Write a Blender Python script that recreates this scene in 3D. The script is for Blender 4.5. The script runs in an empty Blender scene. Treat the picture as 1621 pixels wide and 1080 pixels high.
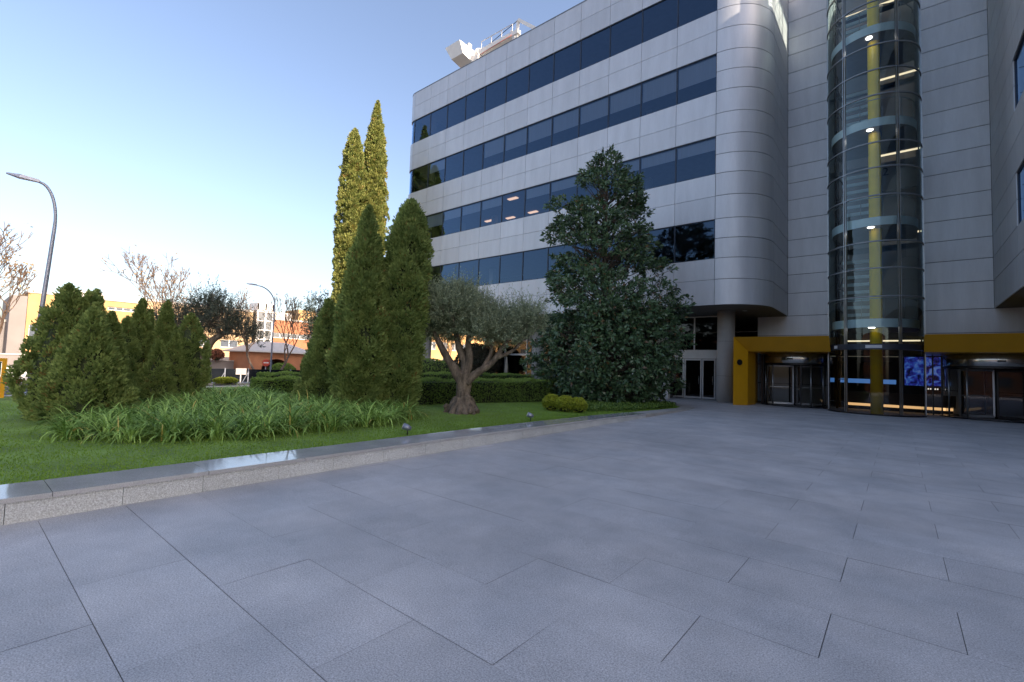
import bpy, math, random
import numpy as np
from mathutils import Matrix, Vector
random.seed(7)
rng = np.random.default_rng(11)
sc = bpy.context.scene
col = sc.collection
PI = math.pi

# ------------------------------------------------------------------ helpers
class MB:
    """collects shapes, builds ONE mesh object"""
    def __init__(s): s.v = []; s.f = []; s.sm = []
    def face(s, pts, smooth=False):
        n = len(s.v); s.v += [tuple(p) for p in pts]; s.f.append(tuple(range(n, n+len(pts)))); s.sm.append(smooth)
    def box(s, x0, x1, y0, y1, z0, z1):
        p = [(x0,y0,z0),(x1,y0,z0),(x1,y1,z0),(x0,y1,z0),(x0,y0,z1),(x1,y0,z1),(x1,y1,z1),(x0,y1,z1)]
        n = len(s.v); s.v += p
        for q in ((3,2,1,0),(4,5,6,7),(0,1,5,4),(1,2,6,5),(2,3,7,6),(3,0,4,7)):
            s.f.append(tuple(n+i for i in q)); s.sm.append(False)
        return s
    def hexa(s, p):
        n = len(s.v); s.v += [tuple(q) for q in p]
        for q in ((3,2,1,0),(4,5,6,7),(0,1,5,4),(1,2,6,5),(2,3,7,6),(3,0,4,7)):
            s.f.append(tuple(n+i for i in q)); s.sm.append(False)
        return s
    def bar(s, a, b, w, h=None):
        h = h or w
        a = np.array(a, float); b = np.array(b, float); d = b-a; d /= np.linalg.norm(d)
        r = np.array([0,0,1.]) if abs(d[2]) < .95 else np.array([0,1.,0])
        u = np.cross(d, r); u /= np.linalg.norm(u); v = np.cross(u, d)
        u *= w/2; v *= h/2
        return s.hexa([a-u-v, a+u-v, a+u+v, a-u+v, b-u-v, b+u-v, b+u+v, b-u+v])
    def tube(s, pts, rad, n=8, caps=True):
        pts = [np.array(p, float) for p in pts]; m = len(pts); base = len(s.v)
        t = [pts[min(i+1,m-1)]-pts[max(i-1,0)] for i in range(m)]
        u = np.array([1.,0,0]) if abs(t[0][0]) < .7*np.linalg.norm(t[0]) else np.array([0,1.,0])
        for i in range(m):
            d = t[i]/(np.linalg.norm(t[i])+1e-9); u = u-d*(u@d); u /= np.linalg.norm(u)+1e-9; w = np.cross(d, u)
            for k in range(n):
                a = 2*PI*k/n; r = rad[i]
                if callable(r): r = r(a)
                s.v.append(tuple(pts[i]+(u*math.cos(a)+w*math.sin(a))*r))
        for i in range(m-1):
            for k in range(n):
                a = base+i*n+k; b = base+i*n+(k+1)%n
                s.f.append((a, b, b+n, a+n)); s.sm.append(True)
        if caps:
            s.f.append(tuple(base+k for k in range(n-1,-1,-1))); s.sm.append(False)
            s.f.append(tuple(base+(m-1)*n+k for k in range(n))); s.sm.append(False)
        return s
    def lathe(s, prof, c=(0,0,0), n=24):
        base = len(s.v); m = len(prof)
        for r, z in prof:
            for k in range(n):
                a = 2*PI*k/n; s.v.append((c[0]+r*math.cos(a), c[1]+r*math.sin(a), c[2]+z))
        for i in range(m-1):
            for k in range(n):
                a = base+i*n+k; b = base+i*n+(k+1)%n
                s.f.append((a, b, b+n, a+n)); s.sm.append(True)
        s.f.append(tuple(base+k for k in range(n-1,-1,-1))); s.sm.append(False)
        s.f.append(tuple(base+(m-1)*n+k for k in range(n))); s.sm.append(False)
        return s
    def ringbar(s, c, r0, r1, z0, z1, a0, a1, n=24):
        """curved bar of rectangular section; angle measured from -Y towards +X"""
        base = len(s.v); full = abs(a1-a0-2*PI) < 1e-6
        for i in range(n+1):
            a = a0+(a1-a0)*i/n; sx, sy = math.sin(a), -math.cos(a)
            for r, z in ((r0,z0),(r1,z0),(r1,z1),(r0,z1)): s.v.append((c[0]+r*sx, c[1]+r*sy, z))
        for i in range(n):
            for k in range(4):
                a = base+4*i+k; b = base+4*i+(k+1)%4
                s.f.append((a, a+4, b+4, b)); s.sm.append(False)
        if not full:
            s.f.append((base, base+1, base+2, base+3)); s.sm.append(False)
            e = base+4*n; s.f.append((e+3, e+2, e+1, e)); s.sm.append(False)
        return s
    def arcsheet(s, c, r, z0, z1, a0, a1, n=16):
        base = len(s.v)
        for i in range(n+1):
            a = a0+(a1-a0)*i/n
            s.v.append((c[0]+r*math.sin(a), c[1]-r*math.cos(a), z0)); s.v.append((c[0]+r*math.sin(a), c[1]-r*math.cos(a), z1))
        for i in range(n):
            a = base+2*i; s.f.append((a, a+2, a+3, a+1)); s.sm.append(True)
        return s
    def prism(s, poly, z0, z1):
        n = len(poly); b = len(s.v)
        s.v += [(x,y,z0) for x,y in poly]+[(x,y,z1) for x,y in poly]
        s.f.append(tuple(b+i for i in range(n-1,-1,-1))); s.sm.append(False)
        s.f.append(tuple(b+n+i for i in range(n))); s.sm.append(False)
        for i in range(n):
            j = (i+1)%n; s.f.append((b+i, b+j, b+n+j, b+n+i)); s.sm.append(False)
        return s
    def build(s, name, mat, parent=None):
        me = bpy.data.meshes.new(name); me.from_pydata(s.v, [], s.f); me.update()
        me.polygons.foreach_set('use_smooth', s.sm)
        return link(name, me, mat, parent)

def link(name, me, mat, parent=None):
    o = bpy.data.objects.new(name, me)
    if mat is not None: me.materials.append(mat)
    col.objects.link(o)
    if parent is not None: o.parent = parent
    return o

def tag(o, label=None, cat=None, group=None, kind=None):
    if label: o['label'] = label
    if cat: o['category'] = cat
    if group: o['group'] = group
    if kind: o['kind'] = kind
    return o

def thing(name, label, cat, loc=(0,0,0), group=None):
    o = bpy.data.objects.new(name, None); col.objects.link(o); o.location = loc
    o.empty_display_size = .3
    return tag(o, label, cat, group)

def attach(o, parent):      # parent built in world coordinates under an Empty that is not at the origin
    o.parent = parent
    o.matrix_parent_inverse = Matrix.Translation(-Vector(parent.location))
    return o

def struct(name, mb, mat):
    return tag(mb.build(name, mat), kind='structure')

def npmesh(name, V, F, mat, parent=None, tone=None, smooth=False):
    V = np.asarray(V, np.float32).reshape(-1,3); F = np.asarray(F, np.int32); k = F.shape[1]; m = F.shape[0]
    me = bpy.data.meshes.new(name)
    me.vertices.add(len(V)); me.vertices.foreach_set('co', V.ravel())
    me.loops.add(m*k); me.loops.foreach_set('vertex_index', F.ravel())
    me.polygons.add(m); me.polygons.foreach_set('loop_start', np.arange(0, m*k, k, dtype=np.int32))
    if smooth: me.polygons.foreach_set('use_smooth', np.ones(m, bool))
    if tone is not None:
        at = me.attributes.new('tone', 'FLOAT', 'POINT'); at.data.foreach_set('value', np.asarray(tone, np.float32))
    me.update(calc_edges=True); me.validate()
    return link(name, me, mat, parent)

def unit(a): return a/(np.linalg.norm(a, axis=-1, keepdims=True)+1e-9)

def leaves(name, P, D, N, L, W, mat, parent=None, tone=None, fold=.0, droop=0.):
    n = len(P); D = unit(D); S = unit(np.cross(D, N)); U = np.cross(S, D)
    L = np.broadcast_to(np.asarray(L, float), (n,))[:,None]; W = np.broadcast_to(np.asarray(W, float), (n,))[:,None]
    mid = P+D*L*.48
    V = np.stack([P, mid+S*W/2+U*W*fold, P+D*L-np.array([0,0,1.])*L*droop, mid-S*W/2+U*W*fold], 1)
    F = np.arange(4*n).reshape(n,4)
    if tone is None: tone = rng.random(n)
    return npmesh(name, V, F, mat, parent, np.repeat(tone, 4))

# ------------------------------------------------------------------ materials
def nodes_of(m):
    m.use_nodes = True; nt = m.node_tree; nt.nodes.clear(); return nt, nt.nodes, nt.links
def rgba(c, k=1.): return (c[0]*k, c[1]*k, c[2]*k, 1)

def M(name, c, rough=.6, metal=0., var=.12, scale=3., fine=None, finescale=120., bump=0., bscale=60., coat=0., spec=.5, c2=None, tone=None, stretch=None, blotch=0.):
    """principled with two octaves of real colour variation; tone = name of a per-piece attribute"""
    m = bpy.data.materials.new(name); nt, N, Lk = nodes_of(m)
    out = N.new('ShaderNodeOutputMaterial'); b = N.new('ShaderNodeBsdfPrincipled'); Lk.new(b.outputs[0], out.inputs[0])
    geo = N.new('ShaderNodeNewGeometry'); vec = geo.outputs['Position']
    if stretch:
        mp = N.new('ShaderNodeMapping'); mp.inputs['Scale'].default_value = stretch; Lk.new(vec, mp.inputs[0]); vec = mp.outputs[0]
    no = N.new('ShaderNodeTexNoise'); no.inputs['Scale'].default_value = scale; no.inputs['Detail'].default_value = 5
    Lk.new(vec, no.inputs['Vector'])
    rp = N.new('ShaderNodeValToRGB'); rp.color_ramp.elements[0].position = .3; rp.color_ramp.elements[1].position = .7
    rp.color_ramp.elements[0].color = rgba(c, 1-var); rp.color_ramp.elements[1].color = rgba(c2 or c, 1+var)
    Lk.new(no.outputs[0], rp.inputs[0]); cur = rp.outputs[0]
    def mul(cur, fac_socket, lo, hi):
        mr = N.new('ShaderNodeMapRange'); mr.inputs[3].default_value = lo; mr.inputs[4].default_value = hi; Lk.new(fac_socket, mr.inputs[0])
        mx = N.new('ShaderNodeVectorMath'); mx.operation = 'SCALE'; Lk.new(cur, mx.inputs[0]); Lk.new(mr.outputs[0], mx.inputs['Scale']); return mx.outputs[0]
    if fine:
        n2 = N.new('ShaderNodeTexNoise'); n2.inputs['Scale'].default_value = finescale; n2.inputs['Detail'].default_value = 3; n2.inputs['Roughness'].default_value = .7
        Lk.new(vec, n2.inputs['Vector']); 
        mr = N.new('ShaderNodeMapRange'); mr.inputs[1].default_value = .3; mr.inputs[2].default_value = .7
        mr.inputs[3].default_value = 0; mr.inputs[4].default_value = 1; Lk.new(n2.outputs[0], mr.inputs[0])
        cur = mul(cur, mr.outputs[0], 1-fine, 1+fine)
    if blotch:
        for sc_, dt, k_ in ((.42,6,1.), (2.6,8,.8)):
            n4 = N.new('ShaderNodeTexNoise'); n4.inputs['Scale'].default_value = sc_; n4.inputs['Detail'].default_value = dt; n4.inputs['Roughness'].default_value = .62; Lk.new(vec, n4.inputs['Vector'])
            mr = N.new('ShaderNodeMapRange'); mr.inputs[1].default_value = .36; mr.inputs[2].default_value = .64; Lk.new(n4.outputs[0], mr.inputs[0])
            cur = mul(cur, mr.outputs[0], 1-blotch*k_, 1+blotch*k_*.7)
    if tone:
        at = N.new('ShaderNodeAttribute'); at.attribute_name = 'tone'; cur = mul(cur, at.outputs['Fac'], 1-tone, 1+tone)
    Lk.new(cur, b.inputs['Base Color'])
    b.inputs['Roughness'].default_value = rough; b.inputs['Metallic'].default_value = metal
    b.inputs['Specular IOR Level'].default_value = spec; b.inputs['Coat Weight'].default_value = coat
    if bump:
        n3 = N.new('ShaderNodeTexNoise'); n3.inputs['Scale'].default_value = bscale; n3.inputs['Detail'].default_value = 4; Lk.new(vec, n3.inputs['Vector'])
        bp = N.new('ShaderNodeBump'); bp.inputs['Strength'].default_value = bump; bp.inputs['Distance'].default_value = .02
        Lk.new(n3.outputs[0], bp.inputs['Height']); Lk.new(bp.outputs[0], b.inputs['Normal'])
    return m

def leafmat(name, ca, cb, rough=.5, trans=.25, spec=.4, cc=None):
    """foliage: per-leaf tone attribute mixes leaf colours"""
    m = bpy.data.materials.new(name); nt, N, Lk = nodes_of(m)
    out = N.new('ShaderNodeOutputMaterial'); b = N.new('ShaderNodeBsdfPrincipled'); tr = N.new('ShaderNodeBsdfTranslucent'); mx = N.new('ShaderNodeMixShader')
    at = N.new('ShaderNodeAttribute'); at.attribute_name = 'tone'
    rp = N.new('ShaderNodeValToRGB'); rp.color_ramp.elements[0].color = rgba(ca); rp.color_ramp.elements[1].color = rgba(cb)
    if cc:
        e = rp.color_ramp.elements.new(.93); e.color = rgba(cb); rp.color_ramp.elements[-1].color = rgba(cc); rp.color_ramp.elements[-1].position = .97
    Lk.new(at.outputs['Fac'], rp.inputs[0]); Lk.new(rp.outputs[0], b.inputs['Base Color']); Lk.new(rp.outputs[0], tr.inputs[0])
    b.inputs['Roughness'].default_value = rough; b.inputs['Specular IOR Level'].default_value = spec
    mx.inputs[0].default_value = trans; Lk.new(b.outputs[0], mx.inputs[1]); Lk.new(tr.outputs[0], mx.inputs[2]); Lk.new(mx.outputs[0], out.inputs[0])
    return m

def glass(name, tint, refl=(1,1,1), ior=1.5, rough=.0, boost=1., wav=.0):
    m = bpy.data.materials.new(name); nt, N, Lk = nodes_of(m)
    out = N.new('ShaderNodeOutputMaterial'); t = N.new('ShaderNodeBsdfTransparent'); g = N.new('ShaderNodeBsdfGlossy'); mx = N.new('ShaderNodeMixShader')
    t.inputs[0].default_value = rgba(tint); g.inputs[0].default_value = rgba(refl); g.inputs['Roughness'].default_value = rough
    fr = N.new('ShaderNodeFresnel'); fr.inputs[0].default_value = ior
    mu = N.new('ShaderNodeMath'); mu.operation = 'MULTIPLY'; mu.use_clamp = True; mu.inputs[1].default_value = boost
    Lk.new(fr.outputs[0], mu.inputs[0]); Lk.new(mu.outputs[0], mx.inputs[0]); Lk.new(t.outputs[0], mx.inputs[1]); Lk.new(g.outputs[0], mx.inputs[2]); Lk.new(mx.outputs[0], out.inputs[0])
    if wav:
        geo = N.new('ShaderNodeNewGeometry'); n3 = N.new('ShaderNodeTexNoise'); n3.inputs['Scale'].default_value = .7; n3.inputs['Detail'].default_value = 0; Lk.new(geo.outputs['Position'], n3.inputs['Vector'])
        bp = N.new('ShaderNodeBump'); bp.inputs['Strength'].default_value = wav; bp.inputs['Distance'].default_value = .02
        Lk.new(n3.outputs[0], bp.inputs['Height']); Lk.new(bp.outputs[0], g.inputs['Normal'])
    return m

def emit(name, c, s):
    m = bpy.data.materials.new(name); nt, N, Lk = nodes_of(m)
    out = N.new('ShaderNodeOutputMaterial'); e = N.new('ShaderNodeEmission'); e.inputs[0].default_value = rgba(c); e.inputs[1].default_value = s
    Lk.new(e.outputs[0], out.inputs[0]); return m

# stone, ground
m_paving = M('granite_paving', (.42,.435,.455), .52, var=.13, scale=.9, c2=(.43,.425,.425), fine=.5, finescale=105, blotch=.10, bump=.12, bscale=300, tone=.07, spec=.4)
m_joint = M('paving_joint', (.15,.145,.14), .9, var=.3, scale=4)
m_granite = M('granite_facing', (.49,.52,.53), .7, var=.12, scale=1.3, fine=.45, finescale=75, bump=.25, bscale=120)
m_coping = M('polished_granite', (.40,.41,.42), .07, var=.12, scale=2, fine=.3, finescale=140, spec=.75)
m_copingpale = M('honed_granite', (.36,.35,.33), .5, var=.12, scale=2, fine=.3, finescale=120)
m_soil = M('lawn_soil', (.13,.225,.04), .9, var=.25, scale=1.2, fine=.35, finescale=30, bump=.4, bscale=40, c2=(.16,.265,.05))
m_earth = M('bed_earth', (.035,.027,.018), .95, var=.3, scale=3)
m_asphalt = M('asphalt', (.06,.06,.062), .85, var=.2, scale=.6, fine=.25, finescale=60)
m_sidewalk = M('sidewalk', (.30,.29,.27), .8, var=.12, scale=.8)
m_kerb = M('kerb_stone', (.62,.61,.58), .7, var=.12, scale=1.5)
m_concrete = M('concrete', (.42,.41,.40), .7, var=.10, scale=1.8, fine=.08, finescale=40, bump=.1, bscale=30, stretch=(1,1,.35))
# metal
m_alu = M('aluminium_cladding', (.575,.59,.615), .47, .42, var=.06, scale=1.3, stretch=(1.6,1.6,.25), fine=.03, finescale=9, tone=.05, bump=.05, bscale=.9)
m_backing = M('cladding_joint', (.05,.055,.065), .8, var=.1)
m_frame = M('dark_window_frame', (.035,.045,.065), .4, .4, var=.1)
m_cap = M('roof_cap', (.22,.23,.25), .5, .5, var=.1)
m_steel = M('grey_steel', (.33,.34,.35), .32, .85, var=.08, scale=4)
m_ring = M('tower_ring', (.22,.24,.255), .45, .5, var=.1)
m_drum = M('brushed_steel', (.55,.53,.50), .2, .95, var=.06, scale=6)
m_black = M('black_metal', (.012,.012,.014), .35, .3, var=.2)
m_lamp = M('galvanised_pole', (.27,.30,.37), .45, .6, var=.12, scale=3)
m_white = M('white_paint', (.78,.77,.74), .5, var=.05, scale=2)
m_palegrey = M('pale_grey_paint', (.60,.60,.60), .5, var=.06)
m_doorframe = M('door_aluminium', (.55,.55,.56), .4, .5, var=.06)
m_yellow = M('yellow_lacquer', (.60,.295,.007), .38, var=.06, scale=1.5, spec=.5)
m_pipe = M('yellow_pipe_paint', (.90,.62,.01), .4, var=.05)
m_teal = M('landing_fascia', (.66,.82,.86), .5, var=.04)
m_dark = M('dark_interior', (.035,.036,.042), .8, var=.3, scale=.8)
m_lobbyback = M('lift_lobby_wall', (.40,.43,.44), .6, var=.45, scale=.5, c2=(.24,.20,.18))
m_brown = M('brown_interior', (.085,.05,.035), .6, var=.3, scale=.7)
m_ceiling = M('office_ceiling', (.30,.30,.31), .8, var=.06)
m_blind = M('roller_blind', (.80,.84,.86), .85, var=.05, scale=2, stretch=(6,6,.2))
m_soffit = M('soffit', (.17,.165,.16), .7, var=.08)
m_gwin = glass('office_glass', (.52,.58,.66), (.45,.69,1.0), 1.52, boost=2.3, wav=.10)
m_gtow = glass('tower_glass', (.88,.97,.985), (.80,.96,1.0), 1.5, boost=1.7, wav=.05)
m_gdark = glass('lobby_glass', (.34,.33,.32), (.9,.93,1.0), 1.5, boost=1.2)
m_gclear = glass('door_glass', (.60,.60,.58), (.9,.92,1.0), 1.5, boost=.9)
m_warm = emit('warm_light', (1.,.62,.28), .55)
m_line = emit('line_light', (1.,.84,.55), .5)
m_spotl = emit('down_light', (1.,.97,.9), 3.)
m_ceil = emit('ceiling_lamp', (1.,.62,.38), .8)
m_blue = emit('blue_panel', (.08,.24,.62), .45)

# ------------------------------------------------------------------ camera
fpx, hd, pit, rol = 739.84, math.radians(39.631), math.radians(3.270), math.radians(1.990)
fw = np.array([-math.sin(hd)*math.cos(pit), math.cos(hd)*math.cos(pit), math.sin(pit)])
rt = np.array([math.cos(hd), math.sin(hd), 0]); up = np.cross(rt, fw)
rt, up = math.cos(rol)*rt+math.sin(rol)*up, -math.sin(rol)*rt+math.cos(rol)*up
cd = bpy.data.cameras.new('camera'); cam = bpy.data.objects.new('camera', cd); col.objects.link(cam); sc.camera = cam
cam.matrix_world = Matrix(((rt[0],up[0],-fw[0],0),(rt[1],up[1],-fw[1],0),(rt[2],up[2],-fw[2],1.6),(0,0,0,1)))
cd.sensor_width = 36; cd.lens = fpx/1621*36; cd.clip_start = .05; cd.clip_end = 6000

# ------------------------------------------------------------------ light
SUN_E = math.radians(27.5); saz = np.array([1.0, .045]); saz /= np.linalg.norm(saz)
sd = Vector((saz[0]*math.cos(SUN_E), saz[1]*math.cos(SUN_E), math.sin(SUN_E)))
w = bpy.data.worlds.new('World'); sc.world = w; w.use_nodes = True
nt = w.node_tree; bg = nt.nodes['Background']; sky = nt.nodes.new('ShaderNodeTexSky'); sky.sky_type = 'NISHITA'
sky.sun_disc = False; sky.sun_elevation = SUN_E; sky.sun_rotation = math.atan2(saz[0], saz[1]); sky.air_density = 1.; sky.dust_density = 3.2; sky.ozone_density = 1.2; sky.altitude = 0
nt.links.new(sky.outputs[0], bg.inputs[0]); bg.inputs[1].default_value = .15
sl = bpy.data.lights.new('sun', 'SUN'); so = bpy.data.objects.new('sun', sl); col.objects.link(so)
sl.energy = 4.3; sl.angle = math.radians(.5); sl.color = (1., .86, .66)
so.rotation_euler = sd.to_track_quat('Z', 'Y').to_euler(); so.location = (60, 0, 60)
sc.view_settings.view_transform = 'Standard'; sc.view_settings.look = 'None'; sc.view_settings.gamma = 1; sc.view_settings.exposure = 1.15
sc.view_settings.use_white_balance = True; sc.view_settings.white_balance_temperature = 6750; sc.view_settings.white_balance_tint = 16
sc.cycles.max_bounces = 10; sc.cycles.transparent_max_bounces = 24; sc.cycles.caustics_reflective = False; sc.cycles.caustics_refractive = False
sc.cycles.sample_clamp_indirect = 6

# ------------------------------------------------------------------ ground
def wallx(y):  # foot of the low granite wall
    return float(np.interp(y, [-10,.4,7.8,14,21.2], [-6.25,-6.34,-6.59,-6.86,-7.2]))
def topz(y): return float(np.interp(y, [8,13,18,21.5], [.24,.19,.09,.03]))
def lawnz(y): return topz(y)-.03
KERB = [(-20.4,-10),(-21,1.1),(-22.9,4.1),(-25,7.1),(-26.1,10.2),(-27.5,15),(-30,24)]
def kerbx(y): return float(np.interp(y, [k[1] for k in KERB], [k[0] for k in KERB]))

struct('ground', MB().box(-1500,1500,-1500,1500,-1.6,-1.0), m_asphalt)
struct('sidewalk', MB().box(-34,-20.3,-60,90,-1.3,-.80), m_sidewalk)
struct('far_sidewalk', MB().box(-80,-49,-60,120,-1.3,-.82), m_sidewalk)
struct('plaza_base', MB().box(-6.9,30,-22.4,45,-1.3,-.02), m_joint)
mb = MB(); mb.prism([(-6.95,21.2),(-7.3,22.8),(-8.1,23.8),(-10,24.2),(-13,24.6),(-40,24.9),(-40,62),(-6.95,62)], -1.3, -.03)
struct('terrace', mb, m_copingpale)

# paving slabs: running bond 1.33 x 0.66 m, each slab its own tone
V = []; F = []; T = []
PW, PL = .66, 1.33
def rowgap(k): return .0019 if k in (1,2) else (.0013 if k in (3,6,8) else .0007)       # some joints are worn open, most are tight
def crossgap(k, x): return .0021 if (x > -1.3 or (k == 0 and abs(x+3.69) < .1) or (k == 2 and abs(x+2.36) < .1)) and k > -1 else .0005
def slab(k, x0, x1, y0, y1, tone):
    z = rng.uniform(-.0012,.0012); n = len(V); dz = rng.uniform(-.001,.001,4)
    a, b, c, d = x0+crossgap(k,x0), x1-crossgap(k,x1), y0+rowgap(k), y1-rowgap(k+1)
    V.extend([(a,c,z+dz[0]),(b,c,z+dz[1]),(b,d,z+dz[2]),(a,d,z+dz[3])]); F.append((n,n+1,n+2,n+3)); T.extend([tone]*4)
for k in range(-34, 50):
    y0, y1 = k*PW, (k+1)*PW
    off = -1.03 if k % 2 == 0 else -.37
    lim = wallx(y0) if y0 < 21.2 else (-7.5 if y0 < 22.8 else (-9.5 if y0 < 24 else -14.))
    i = math.floor((lim-off)/PL)
    while off+i*PL < 12:
        x0 = max(off+i*PL, lim-.02); x1 = off+(i+1)*PL
        slab(k, x0, x1, y0, y1, float(np.clip(rng.normal(.5,.24),0,1))); i += 1
tag(npmesh('plaza_paving', V, F, m_paving, tone=T), kind='structure')

# lawn
V = []; F = []
ys = np.linspace(-10, 24.6, 90); nu = 60
for y in ys:
    xa, xb = wallx(min(y,21))-.5, kerbx(y)
    if y > 21: xa = float(np.interp(y,[21,22.8,23.8,24.6],[-7.7,-7.9,-9,-13]))
    for i in range(nu+1):
        u = i/nu; x = xa+(xb-xa)*u
        V.append((x, y, lawnz(y)+.02*math.sin(x*.9+y*.5)*u - .05*u))
for j in range(len(ys)-1):
    for i in range(nu): a = j*(nu+1)+i; F.append((a, a+nu+1, a+nu+2, a+1))
tag(npmesh('lawn', V, F, m_soil, smooth=True), kind='structure')
def lz(x, y): 
    xa, xb = wallx(min(y,21))-.5, kerbx(y); u = min(max((x-xa)/(xb-xa),0),1)
    return lawnz(y)+.02*math.sin(x*.9+y*.5)*u-.05*u
mb = MB()
for (x0,y0),(x1,y1) in zip(KERB[:-1], KERB[1:]):
    mb.hexa([(x0-.28,y0,-1.2),(x0,y0,-1.2),(x1,y1,-1.2),(x1-.28,y1,-1.2),(x0-.28,y0,.20),(x0,y0,.20),(x1,y1,.20),(x1-.28,y1,.20)])
tag(mb.build('kerb', m_kerb), kind='structure')

# mown grass blades (uncountable)
n = 240000
y = rng.uniform(-6.5, 23.8, n); wx = np.interp(y,[-10,.4,7.8,14,21.2],[-6.25,-6.34,-6.59,-6.86,-7.2])
depth = rng.uniform(0,1,n)**1.5*12.5
x = wx-.76-depth
x = np.where(y > 21, np.minimum(x, np.interp(y,[21,22.8,23.8],[-7.8,-8.0,-9.2])), x)
z = np.interp(y, [8,13,18,21.5], [.24,.19,.09,.03])-.038-.05*np.clip(depth/15,0,1)
P = np.stack([x,y,z],1)
D = np.stack([rng.normal(0,.5,n), rng.normal(0,.5,n), np.ones(n)],1); Nn = rng.normal(0,1,(n,3))
patch = .5+.5*np.sin(x*1.3+1.7*np.sin(y*.8))*np.sin(y*1.1+x*.4)
m_grass = leafmat('grass_blade', (.155,.27,.04), (.27,.42,.065), .7, .45, .1, (.34,.34,.09))
g = leaves('grass', P, D, Nn, rng.uniform(.022,.042,n), rng.uniform(.008,.014,n), m_grass, tone=np.clip(.55*rng.random(n)+.4*patch,0,1))
tag(g, kind='stuff', cat='grass', label='short mown green grass of the raised lawn behind the low granite wall')

# low granite wall
wall = thing('low_wall', 'low granite retaining wall with dark polished coping between lawn and paved plaza', 'garden wall')
ysw = [-10,-7.1,-5.2,-3.3,-1.4,.44,1.3,2.05,2.95,3.75,4.65,5.55,6.5,7.5,8.5,9.6,10.7,11.8,12.9,14,15,16.05]
mb = MB(); cb = MB()
for a, b in zip(ysw[:-1], ysw[1:]):
    g_ = .0026
    xa, xb = wallx(a), wallx(b); za, zb = topz(a)-.05, topz(b)-.05
    mb.hexa([(xa-.3,a+g_,-.3),(xa,a+g_,-.3),(xb,b-g_,-.3),(xb-.3,b-g_,-.3),(xa-.3,a+g_,za),(xa,a+g_,za),(xb,b-g_,zb),(xb-.3,b-g_,zb)])
mb.build('facing', m_granite, wall)
ysc = [-10,-6.8,-4.9,-3,-1.1,.75,2.1,3.3,4.6,5.9,7.3,8.7,10.1,11.5,12.95,14.5,16.05]
for a, b in zip(ysc[:-1], ysc[1:]):
    g_ = .003; xa, xb = wallx(a)+.02, wallx(b)+.02
    za, zb = topz(a), topz(b)
    cb = MB().hexa([(xa-.68,a+g_,za-.047),(xa,a+g_,za-.047),(xb,b-g_,zb-.047),(xb-.68,b-g_,zb-.047),(xa-.68,a+g_,za),(xa,a+g_,za),(xb,b-g_,zb),(xb-.68,b-g_,zb)])
    cb.build('coping_slab', m_coping, wall)
mb = MB()
pts = [(wallx(yy)+.02, yy, topz(yy)) for yy in (16.05,17.5,19,20.3,21.3)]+[(-7.4,22.5,.03),(-7.9,23.4,.025),(-8.8,23.9,.02),(-10.2,24.2,.02),(-12.5,24.5,.02)]
inner = [(p[0]-.62, p[1]-(.0 if i < 6 else .4), p[2]) for i, p in enumerate(pts)]
for i in range(len(pts)-1):
    a, b, c, d = pts[i], pts[i+1], inner[i+1], inner[i]
    lo = lambda q: (q[0],q[1],-.25)
    mb.hexa([lo(d),lo(a),lo(b),lo(c),d,a,b,c])
mb.build('pale_coping', m_copingpale, wall)

# ------------------------------------------------------------------ office building
bld = thing('office_building', 'five storey office building clad in grey aluminium panels with ribbon windows and rounded corner', 'office building', (-20,30,0))
def B(mb, name, mat): return attach(mb.build(name, mat), bld)
ZL = [5.42,6.83,8.0,10.2,11.5,12.76,14.94,16.2,17.5,19.75,21.08,22.28,24.5,25.85,27.15]
BANDS = [(8.0,10.2),(12.76,14.94),(17.5,19.75),(22.28,24.5)]
isband = lambda a: any(abs(a-b[0]) < .01 for b in BANDS)
FY = 26.6; MX = [-7.75-2.26*k for k in range(13)]
def offs(poly, d):
    out = []
    for i, p in enumerate(poly):
        a = np.array(poly[max(i-1,0)]); b = np.array(poly[min(i+1,len(poly)-1)]); t = (b-a)/np.linalg.norm(b-a)
        out.append((p[0]-t[1]*d, p[1]+t[0]*d))       # inward = left of travel
    return out
def trim(poly, g):
    p = [np.array(q, float) for q in poly]
    d = p[1]-p[0]; p[0] = p[0]+d/np.linalg.norm(d)*g; d = p[-2]-p[-1]; p[-1] = p[-1]+d/np.linalg.norm(d)*g
    return [tuple(q) for q in p]
pv, pf, ps, ptn = [], [], [], []
def panel(poly, z0, z1, g=.015, th=.045):
    q = trim(poly, g); inn = offs(q, th); n = len(q); z0 += g; z1 -= g; b = len(pv); sm = n > 2
    t = float(np.clip(rng.normal(.5,.25),0,1))
    for (x,y) in q: pv.append((x,y,z0)); pv.append((x,y,z1))
    for i in range(n-1): pf.append((b+2*i, b+2*i+2, b+2*i+3, b+2*i+1)); ps.append(sm)
    def quad(*p):
        c = len(pv); pv.extend(p); pf.append((c,c+1,c+2,c+3)); ps.append(False)
    for i in range(n-1):
        a0, a1, c0, c1 = q[i], q[i+1], inn[i], inn[i+1]
        quad((*a0,z1),(*a1,z1),(*c1,z1),(*c0,z1)); quad((*c0,z0),(*c1,z0),(*a1,z0),(*a0,z0))
    quad((*inn[0],z0),(*q[0],z0),(*q[0],z1),(*inn[0],z1)); quad((*q[-1],z0),(*inn[-1],z0),(*inn[-1],z1),(*q[-1],z1))
    ptn.extend([t]*(len(pv)-b))
bk = MB()
def backing(poly, z0, z1):
    q = offs(poly, .04)
    for i in range(len(q)-1): bk.face([(*q[i],z0),(*q[i+1],z0),(*q[i+1],z1),(*q[i],z1)])
arcR = [(-7.75+2.45*math.sin(a), 29.05-2.45*math.cos(a)) for a in np.linspace(0, PI/2, 17)]
arcL = [(-34.87+1.2*math.sin(a), 27.8-1.2*math.cos(a)) for a in np.linspace(-PI/2, 0, 11)]
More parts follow.
